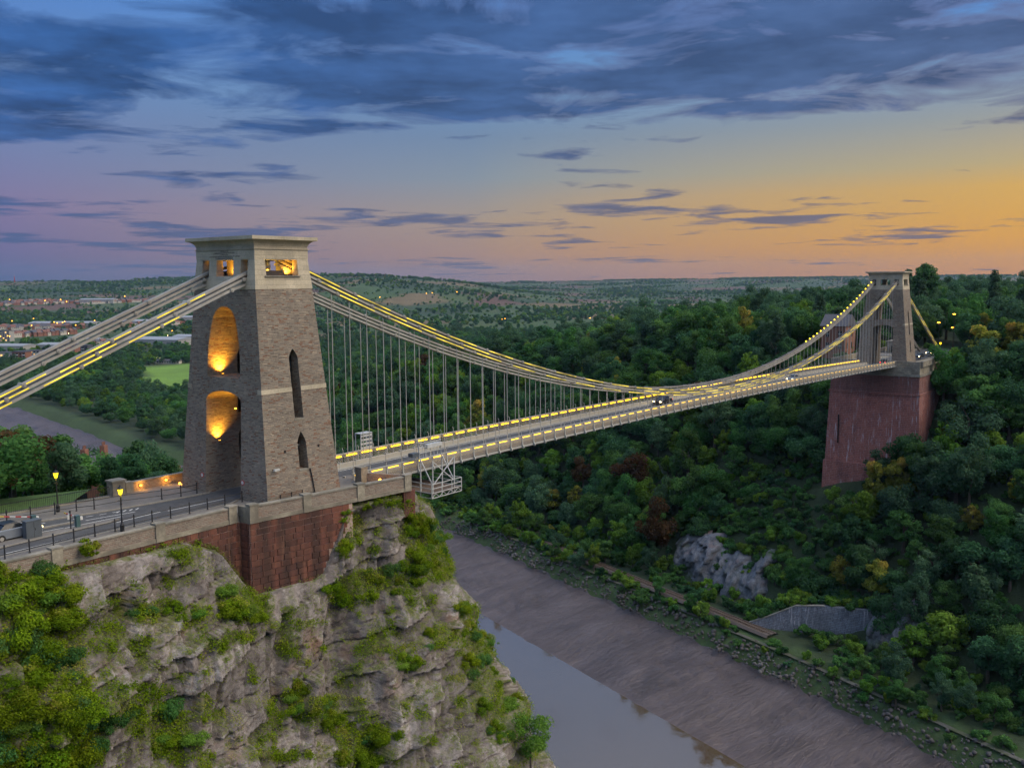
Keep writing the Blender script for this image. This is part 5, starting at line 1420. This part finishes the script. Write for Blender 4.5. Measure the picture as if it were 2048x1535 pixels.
def where_far(x, y, z):
    u_, v_, _ = pix(np.array([x, y, z+5])); c = float(river_c(np.array(x), np.array(y)))
    if c < 50: return 'by the river mud, ' + ('left of the railway' if u_ < 1240 else 'below the railway' if u_ < 1480 else 'below the retaining wall' if u_ < 1740 else 'at the lower right')
    hgt = 'low on' if c < 70 else 'halfway up' if c < 100 else 'near the top of'
    if u_ > 1860 and v_ < 700: return 'on the skyline right of the far tower'
    if u_ > 1640 and v_ > 720: return hgt+(' the slope in front of the red pier' if u_ < 1840 else ' the slope right of the red pier' if u_ < 1960 else ' the slope at the right edge')
    if u_ > 1560 and v_ < 760: return 'behind the far tower and its chains'
    if v_ > 760+(1024-u_)*.18:
        if u_ < 1100: return hgt+' the gorge side behind the gantry'
        if u_ < 1340: return hgt+' the gorge side under mid deck'
        return hgt+' the gorge side left of the red pier'
    if u_ < 860: return 'seen through the rods nearest the near tower'
    if u_ < 1100: return 'seen through the middle suspension rods'
    return ('just above the deck, ' if v_ > 700 else 'high in the wood, ')+('left of the chain low point' if u_ < 1320 else 'right of the chain low point')
pts = scatter_pts(40000, 140, 420, -70, 330, 4.9, 11, lambda X, Y: clear_far(X, Y) & (river_c(X, Y) < 150))
cnt = {}; rest = []
for x, y in pts:
    z = gz(x, y); c = float(river_c(np.array(x), np.array(y)))
    if not seen(x, y, z+4): continue
    r = random.random(); n_ = float(vnoise(np.array(x/23.), np.array(y/23.), 4))
    key = 'dark' if r < .40 else 'mid' if r < .70 else 'light' if r < .86 else 'yellow' if r < .90 else 'mid'
    if n_ > .66 and r < .5: key = 'light'
    if random.random() < .007: key = 'copper'
    s = random.uniform(.75, 1.45)
    if c < 52: s *= .55; key = random.choice(('shrub', 'light', 'mid')) if c < 46 else key
    if key == 'shrub': s *= 2.0
    if cnt.get(key, 0) >= 290: rest.append((x, y, z, s)); continue
    cnt[key] = cnt.get(key, 0)+1
    plant(key, (x, y, z-.4), s, where_far(x, y, z))
for (u_, v_, Y_, key, s, wh) in ((1955, 860, -21, 'yellow', 1.75, 'standing bright beside the red pier'), (1830, 920, -13, 'yellow', 1.0, 'growing against the foot of the red pier'), (1425, 745, 62, 'copper', 1.25, 'standing out brown above the deck'),
        (1900, 960, -19, 'yellow', 1.2, 'lower on the slope below the bright maple'), (2040, 800, -30, 'yellow', 1.3, 'at the right edge beyond the pier'), (1040, 1040, 118, 'light', 1.1, 'standing pale just above the mud under the deck')):
    p_ = on_y(u_, v_, Y_); p_[2] = gz(p_[0], p_[1]); plant(key, tuple(p_), s, wh)
for x_, y_, s in ((270, 12, 1.2), (276, -15, 1.25), (284, 16, 1.3), (292, -12.5, 1.2), (300, 13, 1.35), (282, -24, 1.2), (310, 20, 1.3), (268, 38, 1.1), (250, 46, 1.0), (258, -24, .95), (226, 22, .7), (300, -20, 1.3)):
    plant('conifer', (x_, y_, gz(x_, y_)-.5), s*.85, 'rising behind the far tower')
plant('dark', (330, 19.5, 9.0), 1.55, 'whose crown shows just above the far tower roof')
# ivy slope left of the pier: low growth
for x, y in scatter_pts(2500, 165, 215, 0, 46, 2.3, 13, lambda X, Y: (river_c(X, Y) > 59) & (river_c(X, Y) < 86) & ~((X > 201) & (Y < 16))):
    z = gz(x, y)
    if cnt.get('shrub', 0) > 290: break
    cnt['shrub'] = cnt.get('shrub', 0)+1
    plant('shrub', (x, y, z-.9), random.uniform(.8, 1.35), ('high' if float(river_c(np.array(x), np.array(y))) > 76 else 'midway' if float(river_c(np.array(x), np.array(y))) > 67 else 'low')+' on the ivy-clad slope, '+('nearest the red pier' if y < 14 else 'above the rock face' if y < 30 else 'at its left end'), 'shrub')
# terrace brambles
for x, y in scatter_pts(1800, 130, 215, -60, 110, 2.6, 17, lambda X, Y: (river_c(X, Y) > 35.5) & (river_c(X, Y) < 40.5) | ((river_c(X, Y) > 45) & (river_c(X, Y) < 49) & (Y < 60) & (Y > 14))):
    if cnt.get('shrub', 0) > 295: break
    cnt['shrub'] += 1; plant('shrub', (x, y, gz(x, y)-.5), random.uniform(.45, 1.0), 'along the foot of the wood, '+('at the lower right' if y < -22 else 'below the retaining wall' if y < 12 else 'below the rock face' if y < 45 else 'left of the railway'), 'shrub')

# near side: trees behind the fence and road
near_pts = scatter_pts(900, -52, 42, 11.5, 150, 5.2, 19, lambda X, Y: (X < 15+.42*Y) & ~((np.abs(X-20) < 13) & (np.abs(Y-67) < 10)) & ~((X+.35*Y < -6) & (Y < 16)))
for x, y in near_pts:
    z = gz(x, y)
    if not seen(x, y, z+4): continue
    r = random.random(); key = 'mid' if r < .35 else 'light' if r < .62 else 'dark' if r < .85 else 'copper' if x < -14 and y < 34 else 'yellow'
    # tops stay under the sight line to the river
    u_, v_, _ = pix(np.array([x, y, z+8])); 
    s = random.uniform(1.0, 1.9)
    okp = False
    for _ in range(14):
        u_, v_, _d = pix(np.array([x, y, z-.5+11.0*s]))
        lim = np.interp(u_, [-100, 0, 60, 130, 165, 175, 232, 240, 300, 380], [800, 815, 842, 862, 868, 918, 918, 895, 905, 930])+random.uniform(0, 16)
        if v_ > lim: okp = True; break
        s *= .9
    if not okp or s < .28: continue
    plant(key, (x, y, z-.5), s, 'on the bank beyond the fence, '+('at the left edge' if u_ < 110 else 'behind the lamp posts' if u_ < 260 else 'next to the near tower'))
for (u_, v_, Y_, key) in ((40, 826, 36, 'light'), (85, 846, 33, 'mid'), (20, 850, 24, 'copper'), (120, 862, 38, 'light'), (150, 872, 34, 'mid'), (60, 900, 22, 'mid'), (240, 905, 40, 'mid'), (268, 898, 48, 'dark'), (296, 908, 44, 'mid'), (325, 918, 38, 'dark'), (350, 930, 33, 'light'), (222, 925, 30, 'dark'), (282, 925, 30, 'mid'), (312, 935, 26, 'dark'), (255, 935, 25, 'mid')):
    q_ = on_y(u_, v_, Y_); zg_ = gz(q_[0], q_[1]); s_t = (q_[2]-zg_+.4)/11.0
    if s_t > .2: plant(key, (q_[0], q_[1], zg_-.4), s_t, 'on the bank close behind the road, '+('at the left edge' if u_ < 110 else 'behind the lamp posts' if u_ < 230 else 'next to the near tower'))
for x_, y_ in ((283, -9), (290, -4), (296, 3), (288, 8), (300, -10), (279, 10)): plant(random.choice(('dark', 'mid')), (x_, y_, gz(x_, y_)-.5), 1.25, 'closing the road end right of the far tower')
def notfield(X, Y):
    a = np.degrees(np.arctan2(Y-CAM[1], X-CAM[0])); r = np.hypot(X-CAM[0], Y-CAM[1]); return ~((a > 55.2) & (a < 58.8) & (r > 790) & (r < 1100))
# far wood and hedges as one mass: instances on points ----------------------------------------------------
def lowcrown(seed, mat): return crown('far_crown', seed, 5.0, .4, 9.5, 14, 520, 1.5, mat)
lib = bpy.data.collections.new('far_tree_library')
for i, m_ in enumerate(['leaf_dark', 'leaf_mid', 'leaf_dark', 'leaf_blue', 'leaf_light', 'leaf_dark']):
    lib.objects.link(bpy.data.objects.new('far_crown_%d' % i, lowcrown(700+i, m_)))
lib2 = bpy.data.collections.new('wood_library')
for i, k_ in enumerate(['dark', 'dark', 'mid', 'dark', 'mid', 'light', 'mid', 'dark', 'mid']):
    v_ = KINDS[k_][1][i % len(KINDS[k_][1])]; o_ = bpy.data.objects.new('wood_crown_%d' % i, v_[0]); lib2.objects.link(o_)
def scatter_obj(name, label, P, scl, coll):
    P = np.asarray(P, np.float32); me = bpy.data.meshes.new(name); me.vertices.add(len(P)); me.vertices.foreach_set('co', P.ravel()); me.update()
    rg = np.random.default_rng(len(P))
    a = me.attributes.new('scl', 'FLOAT', 'POINT'); a.data.foreach_set('value', np.asarray(scl, np.float32))
    a = me.attributes.new('idx', 'INT', 'POINT'); a.data.foreach_set('value', rg.integers(0, len(coll.objects), len(P)).astype(np.int32))
    a = me.attributes.new('rz', 'FLOAT', 'POINT'); a.data.foreach_set('value', rg.uniform(0, 6.28, len(P)).astype(np.float32))
    o = link(bpy.data.objects.new(name, me)); o['kind'] = 'stuff'; o['label'] = label
    ng = bpy.data.node_groups.new(name, 'GeometryNodeTree')
    ng.interface.new_socket('Geometry', in_out='INPUT', socket_type='NodeSocketGeometry'); ng.interface.new_socket('Geometry', in_out='OUTPUT', socket_type='NodeSocketGeometry')
    N = ng.nodes; gi = N.new('NodeGroupInput'); go = N.new('NodeGroupOutput'); ip = N.new('GeometryNodeInstanceOnPoints'); ci = N.new('GeometryNodeCollectionInfo')
    ci.inputs['Collection'].default_value = coll; ci.inputs['Separate Children'].default_value = True; ci.inputs['Reset Children'].default_value = True
    def attr(nm, ty):
        n = N.new('GeometryNodeInputNamedAttribute'); n.data_type = ty; n.inputs['Name'].default_value = nm; return n.outputs[0]
    cx = N.new('ShaderNodeCombineXYZ'); L = ng.links
    L.new(attr('rz', 'FLOAT'), cx.inputs[2]); L.new(gi.outputs[0], ip.inputs['Points']); L.new(ci.outputs[0], ip.inputs['Instance']); ip.inputs['Pick Instance'].default_value = True
    L.new(attr('idx', 'INT'), ip.inputs['Instance Index']); L.new(cx.outputs[0], ip.inputs['Rotation']); L.new(attr('scl', 'FLOAT'), ip.inputs['Scale']); L.new(ip.outputs[0], go.inputs[0])
    md = o.modifiers.new('scatter', 'NODES'); md.node_group = ng; return o
p2 = scatter_pts(34000, 150, 1150, -90, 960, 8.2, 23, lambda X, Y: clear_far(X, Y) & notfield(X, Y) & (river_c(X, Y) > np.where(Y < 330, 150, 44)) & (vnoise(X/90, Y/90, 3) > .0) & (np.arctan2(Y-CAM[1], X-CAM[0]) > R(6)))
pz = height(p2[:, 0], p2[:, 1]); P2 = np.column_stack([p2, pz-.6]); sc2 = np.random.default_rng(3).uniform(.75, 1.35, len(P2))
if rest:
    Rr = np.array(rest); P2 = np.concatenate([P2, Rr[:, :3]]); sc2 = np.concatenate([sc2, Rr[:, 3]])
scatter_obj('far_woodland', 'dense mixed woodland covering the plateau behind the bridge', P2, sc2, lib2)

lib3 = bpy.data.collections.new('undergrowth_library')
for i, k_ in enumerate(['shrub', 'shrub', 'shrub', 'shrub']): lib3.objects.link(bpy.data.objects.new('shrub_crown_%d' % i, KINDS['shrub'][1][i][0]))
u3 = scatter_pts(26000, 140, 330, -70, 330, 3.0, 43, lambda X, Y: (river_c(X, Y) > 38) & (river_c(X, Y) < 150) & ~((river_c(X, Y) > 38.5) & (river_c(X, Y) < 44.5) & (Y > -8) & (Y < 90)) & ~((X > 203) & (X < 275) & (np.abs(Y-.5) < 13.5)) & ~((river_c(X, Y) > 50.5) & (river_c(X, Y) < 60) & (Y > 20) & (Y < 55) & (vnoise(X/5, Y/5, 2) < .7)) & ~((np.abs(X-np.interp(-Y, [-19, 12], [164.5, 170.5])) < 2.2) & (np.abs(Y-3.5) < 16)))
scatter_obj('undergrowth', 'brambles and low growth covering the floor of the wooded gorge side', np.column_stack([u3, height(u3[:, 0], u3[:, 1])-.7]), np.random.default_rng(6).uniform(.7, 1.4, len(u3)), lib3)
fill_ = []
for s_i in np.linspace(.1, 1, 12):
    for d_i in (-2.2, -5, -8):
        q_ = wq(s_i, d_i, float(np.interp(s_i, [q[0] for q in pr], [q[2] for q in pr]))-.8); fill_.append(tuple(q_))
for q_ in fill_[::1]: plant('shrub', q_, random.uniform(.8, 1.5), 'on top of the stone retaining wall', 'shrub')
# countryside: hedges along field edges, copses, flood-plain trees
HP = []; HS = []
rg = np.random.default_rng(77)
edge = np.zeros_like(FID, bool); edge[:-1] |= FID[:-1] != FID[1:]; edge[:, :-1] |= FID[:, :-1] != FID[:, 1:]
azg = np.degrees(np.arctan2(YY-CAM[1], XX-CAM[0])); vis = (azg > 8) & (azg < 68)
sel = edge & vis & (FR > 1500) & (FR < 7600)
ii = np.argwhere(sel)
for i, j in ii:
    for k_ in range(2 if FR[i, j] < 5000 else 1):
        dx_ = (GX[min(i+1, nx-1)]-GX[i])*rg.random(); dy_ = (GY[min(j+1, ny-1)]-GY[j])*rg.random()
        HP.append((XX[i, j]+dx_, YY[i, j]+dy_)); HS.append(rg.uniform(.35, 1.0))
cop = scatter_pts(60000, -200, 7000, 150, 7600, 17, 29, lambda X, Y: (vnoise(X/330, Y/230, 6) > .60) & (np.hypot(X-CAM[0], Y-CAM[1]) > 1300) & (np.degrees(np.arctan2(Y-CAM[1], X-CAM[0])) > 9) & (np.degrees(np.arctan2(Y-CAM[1], X-CAM[0])) < 68))
HP += [tuple(q) for q in cop]; HS += list(rg.uniform(.9, 1.7, len(cop)))
# wooded belt in front of the far hills on the left
belt = scatter_pts(16000, 300, 3200, 900, 4400, 13, 31, lambda X, Y: (np.abs(np.hypot(X-CAM[0], Y-CAM[1])-2500+120*np.sin(X/300)) < 330) & (np.degrees(np.arctan2(Y-CAM[1], X-CAM[0])) > 46) & (np.degrees(np.arctan2(Y-CAM[1], X-CAM[0])) < 68))
HP += [tuple(q) for q in belt]; HS += list(rg.uniform(.8, 1.5, len(belt)))
HP = np.array(HP); HZ = height(HP[:, 0], HP[:, 1])
scatter_obj('hedgerows', 'hedges, copses and wooded belts of the distant countryside', np.column_stack([HP, HZ-.5]), HS, lib)
fp = scatter_pts(12000, -120, 1100, 160, 1500, 9, 37, lambda X, Y: (river_c(X, Y) < -84) & (np.hypot(X-CAM[0], Y-CAM[1]) < 1500) & (np.degrees(np.arctan2(Y-CAM[1], X-CAM[0])) < 68) & (vnoise(X/80, Y/80, 8) > .56) & notfield(X, Y))
fp2 = scatter_pts(12000, 200, 1250, 300, 1500, 8.5, 39, lambda X, Y: (river_c(X, Y) > 46) & (np.hypot(X-CAM[0], Y-CAM[1]) < 1600) & (Y > 600-.0*X) & (vnoise(X/90, Y/90, 9) > .47) & notfield(X, Y))
fpa = np.concatenate([fp, fp2]); scatter_obj('valley_trees', 'trees scattered over the river valley and the edge of the town', np.column_stack([fpa, height(fpa[:, 0], fpa[:, 1])-.4]), np.random.default_rng(5).uniform(.5, 1.15, len(fpa)), lib)
# ------------------------------------------------------------------ growth on the cliff
rg = np.random.default_rng(41)
vis_c = (px_ > -40) & (px_ < 1200) & (py_ > 950) & (py_ < 1580) & (zI < zt-.2)
up = CLN[..., 2]
def surf_leaves(w, n, size, lift, nz, aspect=.75):
    q = np.argwhere(w > 0); pr = w[w > 0]; pick = q[rg.choice(len(q), n, p=pr/pr.sum())]
    P = CLV[pick[:, 0], pick[:, 1]]; N = CLN[pick[:, 0], pick[:, 1]]
    P = P+N*rg.uniform(.02, lift, n)[:, None]+rg.normal(size=(n, 3))*.12
    t = np.clip(vnoise(P[:, 0]/1.1+P[:, 1]*.5, P[:, 2]/1.1, 5)*.8+rg.normal(size=n)*.12+.1, 0, 1)
    return leaf_cloud(P, N*.7+rg.normal(size=(n, 3))*nz+np.array([0, -.1, .35]), size, rg, t, aspect)
clump = .25+1.5*sstep(.35, .65, vnoise(px_/14, py_/14, 12))
V_, F_, T_ = surf_leaves(np.where(vis_c & (veg > 0), clump, 0), 130000, .15, .45, .6)
o = part('ivy_cover', leaf_mesh('ivy_cover', V_, F_, T_, 'ivy_leaf'), None); o['kind'] = 'stuff'; o['label'] = 'bright green ivy and creepers spreading over the near cliff'
ledge = np.where(vis_c, sstep(.36, .68, up)*(.03+1.2*sstep(.46, .58, vnoise(px_/20, py_/20, 14)))+.5*veg*sstep(.45, .7, vnoise(px_/9, py_/9, 15)), 0)
V_, F_, T_ = surf_leaves(ledge, 105000, .20, .28, .5, .22)
o = part('ledge_grass', leaf_mesh('ledge_grass', V_, F_, T_, 'grass_blade'), None); o['kind'] = 'stuff'; o['label'] = 'dry grass tufts growing along the ledges of the near cliff'
def cliff_at(u_, v_, r=5):
    m = (np.abs(px_-u_) < r) & (np.abs(py_-v_) < r)
    if not m.any(): return None
    d = np.where(m, pd_, 1e9); i = np.unravel_index(np.argmin(d), d.shape); return CLV[i], CLN[i]
ZONES = [('on the overgrown left end of the cliff', VEG[0], 60, (.6, 1.3)), ('on the cliff edge beside the deck end', VEG[7], 22, (.5, .9)), ('on the ledge below the red wall', VEG[8], 16, (.5, 1.0)),
         ('on the right-hand brow of the cliff above the river', VEG[9], 26, (.5, 1.0)), ('in the gully at the bottom of the cliff', VEG[10], 20, (.5, 1.1)), ('on the grassy slope in the lower left of the cliff', VEG[5], 8, (.5, .9)),
         ('in the crack in the middle of the cliff', VEG[11], 6, (.5, .8)), ('at the foot of the red wall corner', VEG[4], 5, (.8, 1.3)), ('on the cliff top under the parapet', VEG[13], 6, (.3, .5)), ('on the upper left rock ledges', VEG[3], 6, (.4, .7)), ('on the cliff shoulder beside the red wall', VEG[6], 5, (.4, .7)), ('on the small right ledge of the cliff', VEG[12], 4, (.4, .7))]
rd = random.Random(5)
for wh, pg, n, (s0, s1) in ZONES:
    xs = [q[0] for q in pg]; ys_ = [q[1] for q in pg]; k_ = 0
    for _ in range(n*12):
        if k_ >= n: break
        u_, v_ = rd.uniform(min(xs), max(xs)), rd.uniform(min(ys_), max(ys_))
        if not in_poly(np.array([u_]), np.array([v_]), pg)[0]: continue
        h_ = cliff_at(u_, v_)
        if h_ is None: continue
        P, N = h_; k_ += 1
        w2 = (wh+(', upper part' if v_ < sum(ys_)/len(ys_) else ', lower part') if n > 12 else wh) if pg is not VEG[0] else ('high' if v_ < 1230 else 'midway' if v_ < 1380 else 'low')+' on the overgrown left end of the cliff, '+('at the edge' if u_ < 90 else 'beside bare rock')
        plant('cshrub', tuple(P-N*.25-np.array([0, 0, .35])), rd.uniform(s0, s1), w2, 'bush')
h_ = cliff_at(1085, 1520, 25) or cliff_at(1060, 1520, 25)
sap = thing('ash_sapling', 'slender young tree leaning out from the cliff foot over the river', 'tree', tuple((h_[0] if h_ else np.array([27, -20, -32.]))-np.array([0, 0, .3])), 1.0)
inst('crown', crown('crown', 991, 2.1, .9, 6.8, 38, 4200, .20, 'leaf_light'), sap); inst('trunk', trunk(991, 6.0, .12, 'bark', 6, .6), sap)
hd = thing('ivy_clump', 'clump of ivy hanging over the long parapet above the cliff', 'ivy', (-22.3, -8.1, .2)); inst('crown', crown('crown', 992, 1.0, -.9, .9, 14, 1500, .17, 'ivy_leaf'), hd)
# ------------------------------------------------------------------ house below the near tower, town and masts
hs = thing('brick_house', 'brick house with tall chimneys half hidden in the trees at left', 'house', (19.5, 67, -14), .5)
part('wall', MB().box(-3.6, 3.6, -3.2, 3.2, -2, 4.6), 'house_brick', hs); part('gable', MB().prism([(-3.2, 4.602), (3.2, 4.602), (0, 7.0)], 'x', -3.6, 3.6), 'house_brick', hs)
part('roof', MB().add([(-3.9, -3.7, 4.5), (3.9, -3.7, 4.5), (3.9, 0, 7.3), (-3.9, 0, 7.3), (-3.9, 3.7, 4.5), (3.9, 3.7, 4.5), (-3.9, -3.7, 4.3), (3.9, -3.7, 4.3), (3.9, 0, 7.08), (-3.9, 0, 7.08), (-3.9, 3.7, 4.3), (3.9, 3.7, 4.3)], [(0,1,2,3),(3,2,5,4),(6,9,8,7),(9,10,11,8),(0,6,7,1),(4,5,11,10),(0,3,9,6),(3,4,10,9),(1,7,8,2),(2,8,11,5)]), 'slate_roof', hs)
for x_, y_ in ((-2.2, .4), (1.6, -.5)):
    ch = part('chimney', MB().box(x_-.5, x_+.5, y_-.4, y_+.4, 5.6, 8.6), 'house_brick', hs)
    for k_ in (-.28, 0, .28): part('chimney_pot', MB().lathe([(.12, 8.6), (.10, 9.2)], x_+k_, y_, 7), 'tile_roof', ch)
for z_ in (.6, 3.0): part('window', MB().box(-3.66, -3.6, -.6, .6, z_, z_+1.3), 'glass_dark', hs)
lawn = structure('lawn', sheet([(-60, 10.6), (-14, 10.2), (-10, 14), (-30, 22), (-60, 26)], -.02), 'turf')

def house_proto(wallm, roofm, w, d, h, rh):
    wm = smesh('wall', MB().box(-w/2, w/2, -d/2, d/2, -2, h), wallm)
    rm = smesh('roof', MB().prism([(-d/2-.3, h), (d/2+.3, h), (0, h+rh)], 'x', -w/2-.2, w/2+.2), roofm)
    win = smesh('window', MB().box(-.6, .6, -.05, .05, 0, 1.3), 'glass_dark')
    return wm, rm, win
PROTO = [house_proto('house_brick', 'tile_roof', 9, 8, 5.6, 2.6), house_proto('render_wall', 'slate_roof', 8, 8, 5.6, 2.6), house_proto('render_wall', 'tile_roof', 10, 8, 5.8, 2.8), house_proto('house_brick', 'slate_roof', 8, 8, 6.2, 2.6)]
HNAME = ['brick house with red tiled roof', 'pale rendered house with slate roof', 'pale rendered house with red tiled roof', 'brick house with slate roof']
rd = random.Random(8); nh = 0
def street(u0, v0, u1, v1, n, where, rows=1, gap=16):
    global nh
    A, B = hit(u0, v0), hit(u1, v1); D = (B-A)[:2]; L = np.hypot(*D); D = D/L; Nn = np.array([-D[1], D[0]])
    for r_ in range(rows):
        for i in range(n):
            P = A[:2]+D*(L*(i+.5+rd.uniform(-.2, .2))/n)+Nn*(r_*gap+rd.uniform(-3, 3)); z = gz(*P); k_ = rd.randrange(4); wm, rm, wn_ = PROTO[k_]
            t = thing('terraced_house', f'{HNAME[k_]} {where}', 'house', (P[0], P[1], z), math.atan2(D[1], D[0])+rd.uniform(-.05, .05), group=f'{HNAME[k_]}s {where}')
            t.scale = (min(1.6, L/n/8.5),)*1+(1.15, 1.1+rd.uniform(-.1, .25))
            inst('wall', wm, t); inst('roof', rm, t)
            for sx in (-2.3, 2.3): inst('window', wn_, t, (sx, -4.02, 3.4))
            nh += 1
street(0, 677, 150, 668, 20, 'in the near rows of the town at left', 3, 22); street(0, 662, 170, 657, 22, 'in the long terraces of the town at left', 3, 26)
street(0, 612, 140, 606, 22, 'in the far suburb below the hills at left', 3, 60); street(150, 610, 330, 602, 18, 'in the far suburb behind the chains', 2, 60)
street(240, 655, 380, 648, 12, 'in the industrial edge of the town', 1); street(180, 694, 260, 690, 8, 'beside the river bend', 1)
def shed(label, u_, v_, w, d, h, rz, roofm='pale_roof', wallm='concrete', flat=True, z=-66):
    P = hit(u_, v_); z0 = gz(P[0], P[1]); t = thing('warehouse', label, 'warehouse', (P[0], P[1], z0), rz)
    part('wall', MB().box(-w/2, w/2, -d/2, d/2, -2, h), wallm, t); part('roof', MB().prism([(-d/2-.5, h), (d/2+.5, h), (d/2-.5, h+.9), (0, h+d*.06+1), (-d/2+.5, h+.9)], 'x', -w/2-.5, w/2+.5), roofm, t)
    for i in range(4): part('door', MB().box(-w*.36+i*w*.22, -w*.36+i*w*.22+w*.08, -d/2-.06, -d/2, 0, h*.6), 'cabinet_grey', t)
    return t
VR = YAW-math.pi/2+.0
for a in (('long white-roofed warehouse beside the playing field', 320, 690, 95, 40, 9, VR-.35), ('white warehouse at the edge of the tower', 392, 684, 60, 30, 9, VR-.3), ('pale warehouse with blue roof among trees', 120, 702, 48, 26, 9, VR-.2),
          ('small pale warehouse at the far left', 30, 706, 44, 24, 10, VR-.2), ('long flat shed in the middle of the town', 130, 655, 130, 40, 9, VR-.1), ('distant white shed below the hills', 198, 606, 110, 40, 12, VR), ('long pale shed seen between the chains', 270, 652, 110, 40, 10, VR-.1), ('white shed in front of the trees by the tower', 370, 643, 90, 36, 10, VR), ('cream office block at the left edge of town', 190, 690, 20, 12, 9, VR)): shed(*a)
def flats(label, u_, v_, w, h, colr_, z=-66):
    P = hit(u_, v_); t = thing('apartment_block', label, 'flats', (P[0], P[1], gz(P[0], P[1])), VR-.25)
    part('wall', MB().box(-w/2, w/2, -5, 5, -2, h), colr_, t); part('roof', MB().box(-w/2-.4, w/2+.4, -5.4, 5.4, h+.002, h+.5), 'slate_roof', t)
    n = max(2, int(w/4.2))
    for k_ in range(int(h/3)):
        for i in range(n):
            x_ = -w/2+(i+.5)*w/n; lit = rd.random() < .12
            part('window', MB().box(x_-1.1, x_+1.1, -5.08, -5.0, .9+k_*3, 2.6+k_*3), 'window_lit' if lit else 'glass_dark', t)
            if i % 2: part('balcony', MB().box(x_-1.5, x_+1.5, -6.2, -5.1, .2+k_*3, .9+k_*3), 'white_paint', t)
    return t
for i, (u_, v_, w, h, c_, lab) in enumerate(((20, 724, 26, 11, 'render_wall', 'cream block of flats at the left edge near the river'), (45, 726, 18, 13, 'house_brick', 'brick block of flats second from the left edge'), (70, 722, 22, 12, 'concrete', 'grey block of flats third from the left edge'),
        (122, 716, 24, 14, 'house_brick', 'brick block of flats with white balconies below the near chain'), (142, 713, 20, 15, 'house_brick', 'taller brick block of flats with white balconies'), (165, 708, 24, 11, 'slate_roof', 'dark grey block of flats right of the brick ones'), (190, 726, 22, 8, 'render_wall', 'low pale block of flats by the riverside trees'), (8, 682, 30, 16, 'concrete', 'tall grey block of flats with lit windows at far left'))): flats(lab, u_, v_, w, h, c_)
pav = thing('sports_pavilion', 'low sports pavilion with lights beside the green playing field', 'pavilion', tuple(hit(338, 728)[:2])+(gz(*hit(338, 728)[:2]),), VR-.2)
part('wall', MB().box(-14, 14, -3, 3, -1, 3.4), 'render_wall', pav); part('roof', MB().prism([(-3.6, 3.4), (3.6, 3.4), (0, 5.2)], 'x', -14.5, 14.5), 'slate_roof', pav)
for i in range(9): part('window', MB().box(-12.6+i*3, -11.2+i*3, -3.06, -3.0, 1.2, 2.6), 'glass_dark', pav)
# street lights of the town
LPOLE = smesh('pole', MB().tube((0, 0, 0), (0, 0, 9), .12, .1, 5), 'black_iron'); 
LH = {m_: smesh('lamp_head', MB().lathe([(.1, -.5), (.62, -.2), (.62, .2), (.1, .5)], 0, 0, 6), m_) for m_ in ('street_amber', 'street_white')}
for (u_, v_, m_, wh) in ([(x, y, 'street_amber', 'among the town houses at left') for x, y in ((20, 608), (91, 609), (122, 607), (134, 611), (25, 650), (68, 645), (109, 652), (115, 654), (126, 653), (130, 651), (64, 658), (152, 658), (2, 680), (16, 679), (20, 680), (256, 653), (307, 660), (190, 648), (250, 600), (345, 668))]+
        [(x, y, 'street_white', 'along the riverside road') for x, y in ((212, 719), (221, 714), (229, 711), (237, 707), (238, 704), (314, 722), (320, 723), (315, 683), (325, 681), (336, 678), (378, 676), (138, 674), (196, 672))]+
        [(x, y, 'street_amber', 'on the distant hillside') for x, y in ((853, 594), (865, 594), (914, 591), (1180, 642), (1004, 645), (1010, 644), (760, 602))]):
    zz = -66+7; P = hit(u_, v_+5); z0 = gz(P[0], P[1])
    t = thing('street_light', f'tiny lit street light {wh}', 'street lamp', (P[0], P[1], z0), group=f'street lights {wh}')
    d_ = float(np.hypot(P[0], P[1])); k_ = max(.6, min(2.2, d_/1500)); t.scale = (k_,)*3
    inst('pole', LPOLE, t); inst('lamp_head', LH[m_], t, (0, 0, 9.3))
def mast(label, u_, v_, r, h):
    d = ray(u_, v_); d = d/np.hypot(d[0], d[1]); P = CAM+d*r; z0 = gz(P[0], P[1]); t = thing('radio_mast', label, 'mast', (P[0], P[1], z0-2))
    part('tower', MB().tube((0, 0, 0), (0, 0, h), 3.0, 1.2, 4), 'red_paint', t); part('aerial', MB().tube((0, 0, h), (0, 0, h*1.25), .7, .4, 4), 'steel', t)
mast('slim red radio mast on the hill at the far left', 29, 560, 5450, 34); mast('radio mast on the hill right of the near tower', 743, 548, 3850, 16); mast('second slim radio mast on the hill right of the near tower', 770, 549, 3850, 15)
# ------------------------------------------------------------------ air
hz = MB().box(-1000, 8700, -900, 8700, -90, 175)
hm = bpy.data.materials.new('haze'); hm.use_nodes = True; t = NT(hm.node_tree); t.n.clear(); out = t.add('ShaderNodeOutputMaterial')
pv = t.add('ShaderNodeVolumePrincipled'); pv.inputs['Color'].default_value = (.5, .70, 1.0, 1); pv.inputs['Density'].default_value = 3.4e-5; pv.inputs['Anisotropy'].default_value = .2
t.link(pv.outputs[0], out.inputs['Volume']); MATS['haze'] = hm
ho = part('haze', hz, 'haze'); ho['kind'] = 'stuff'
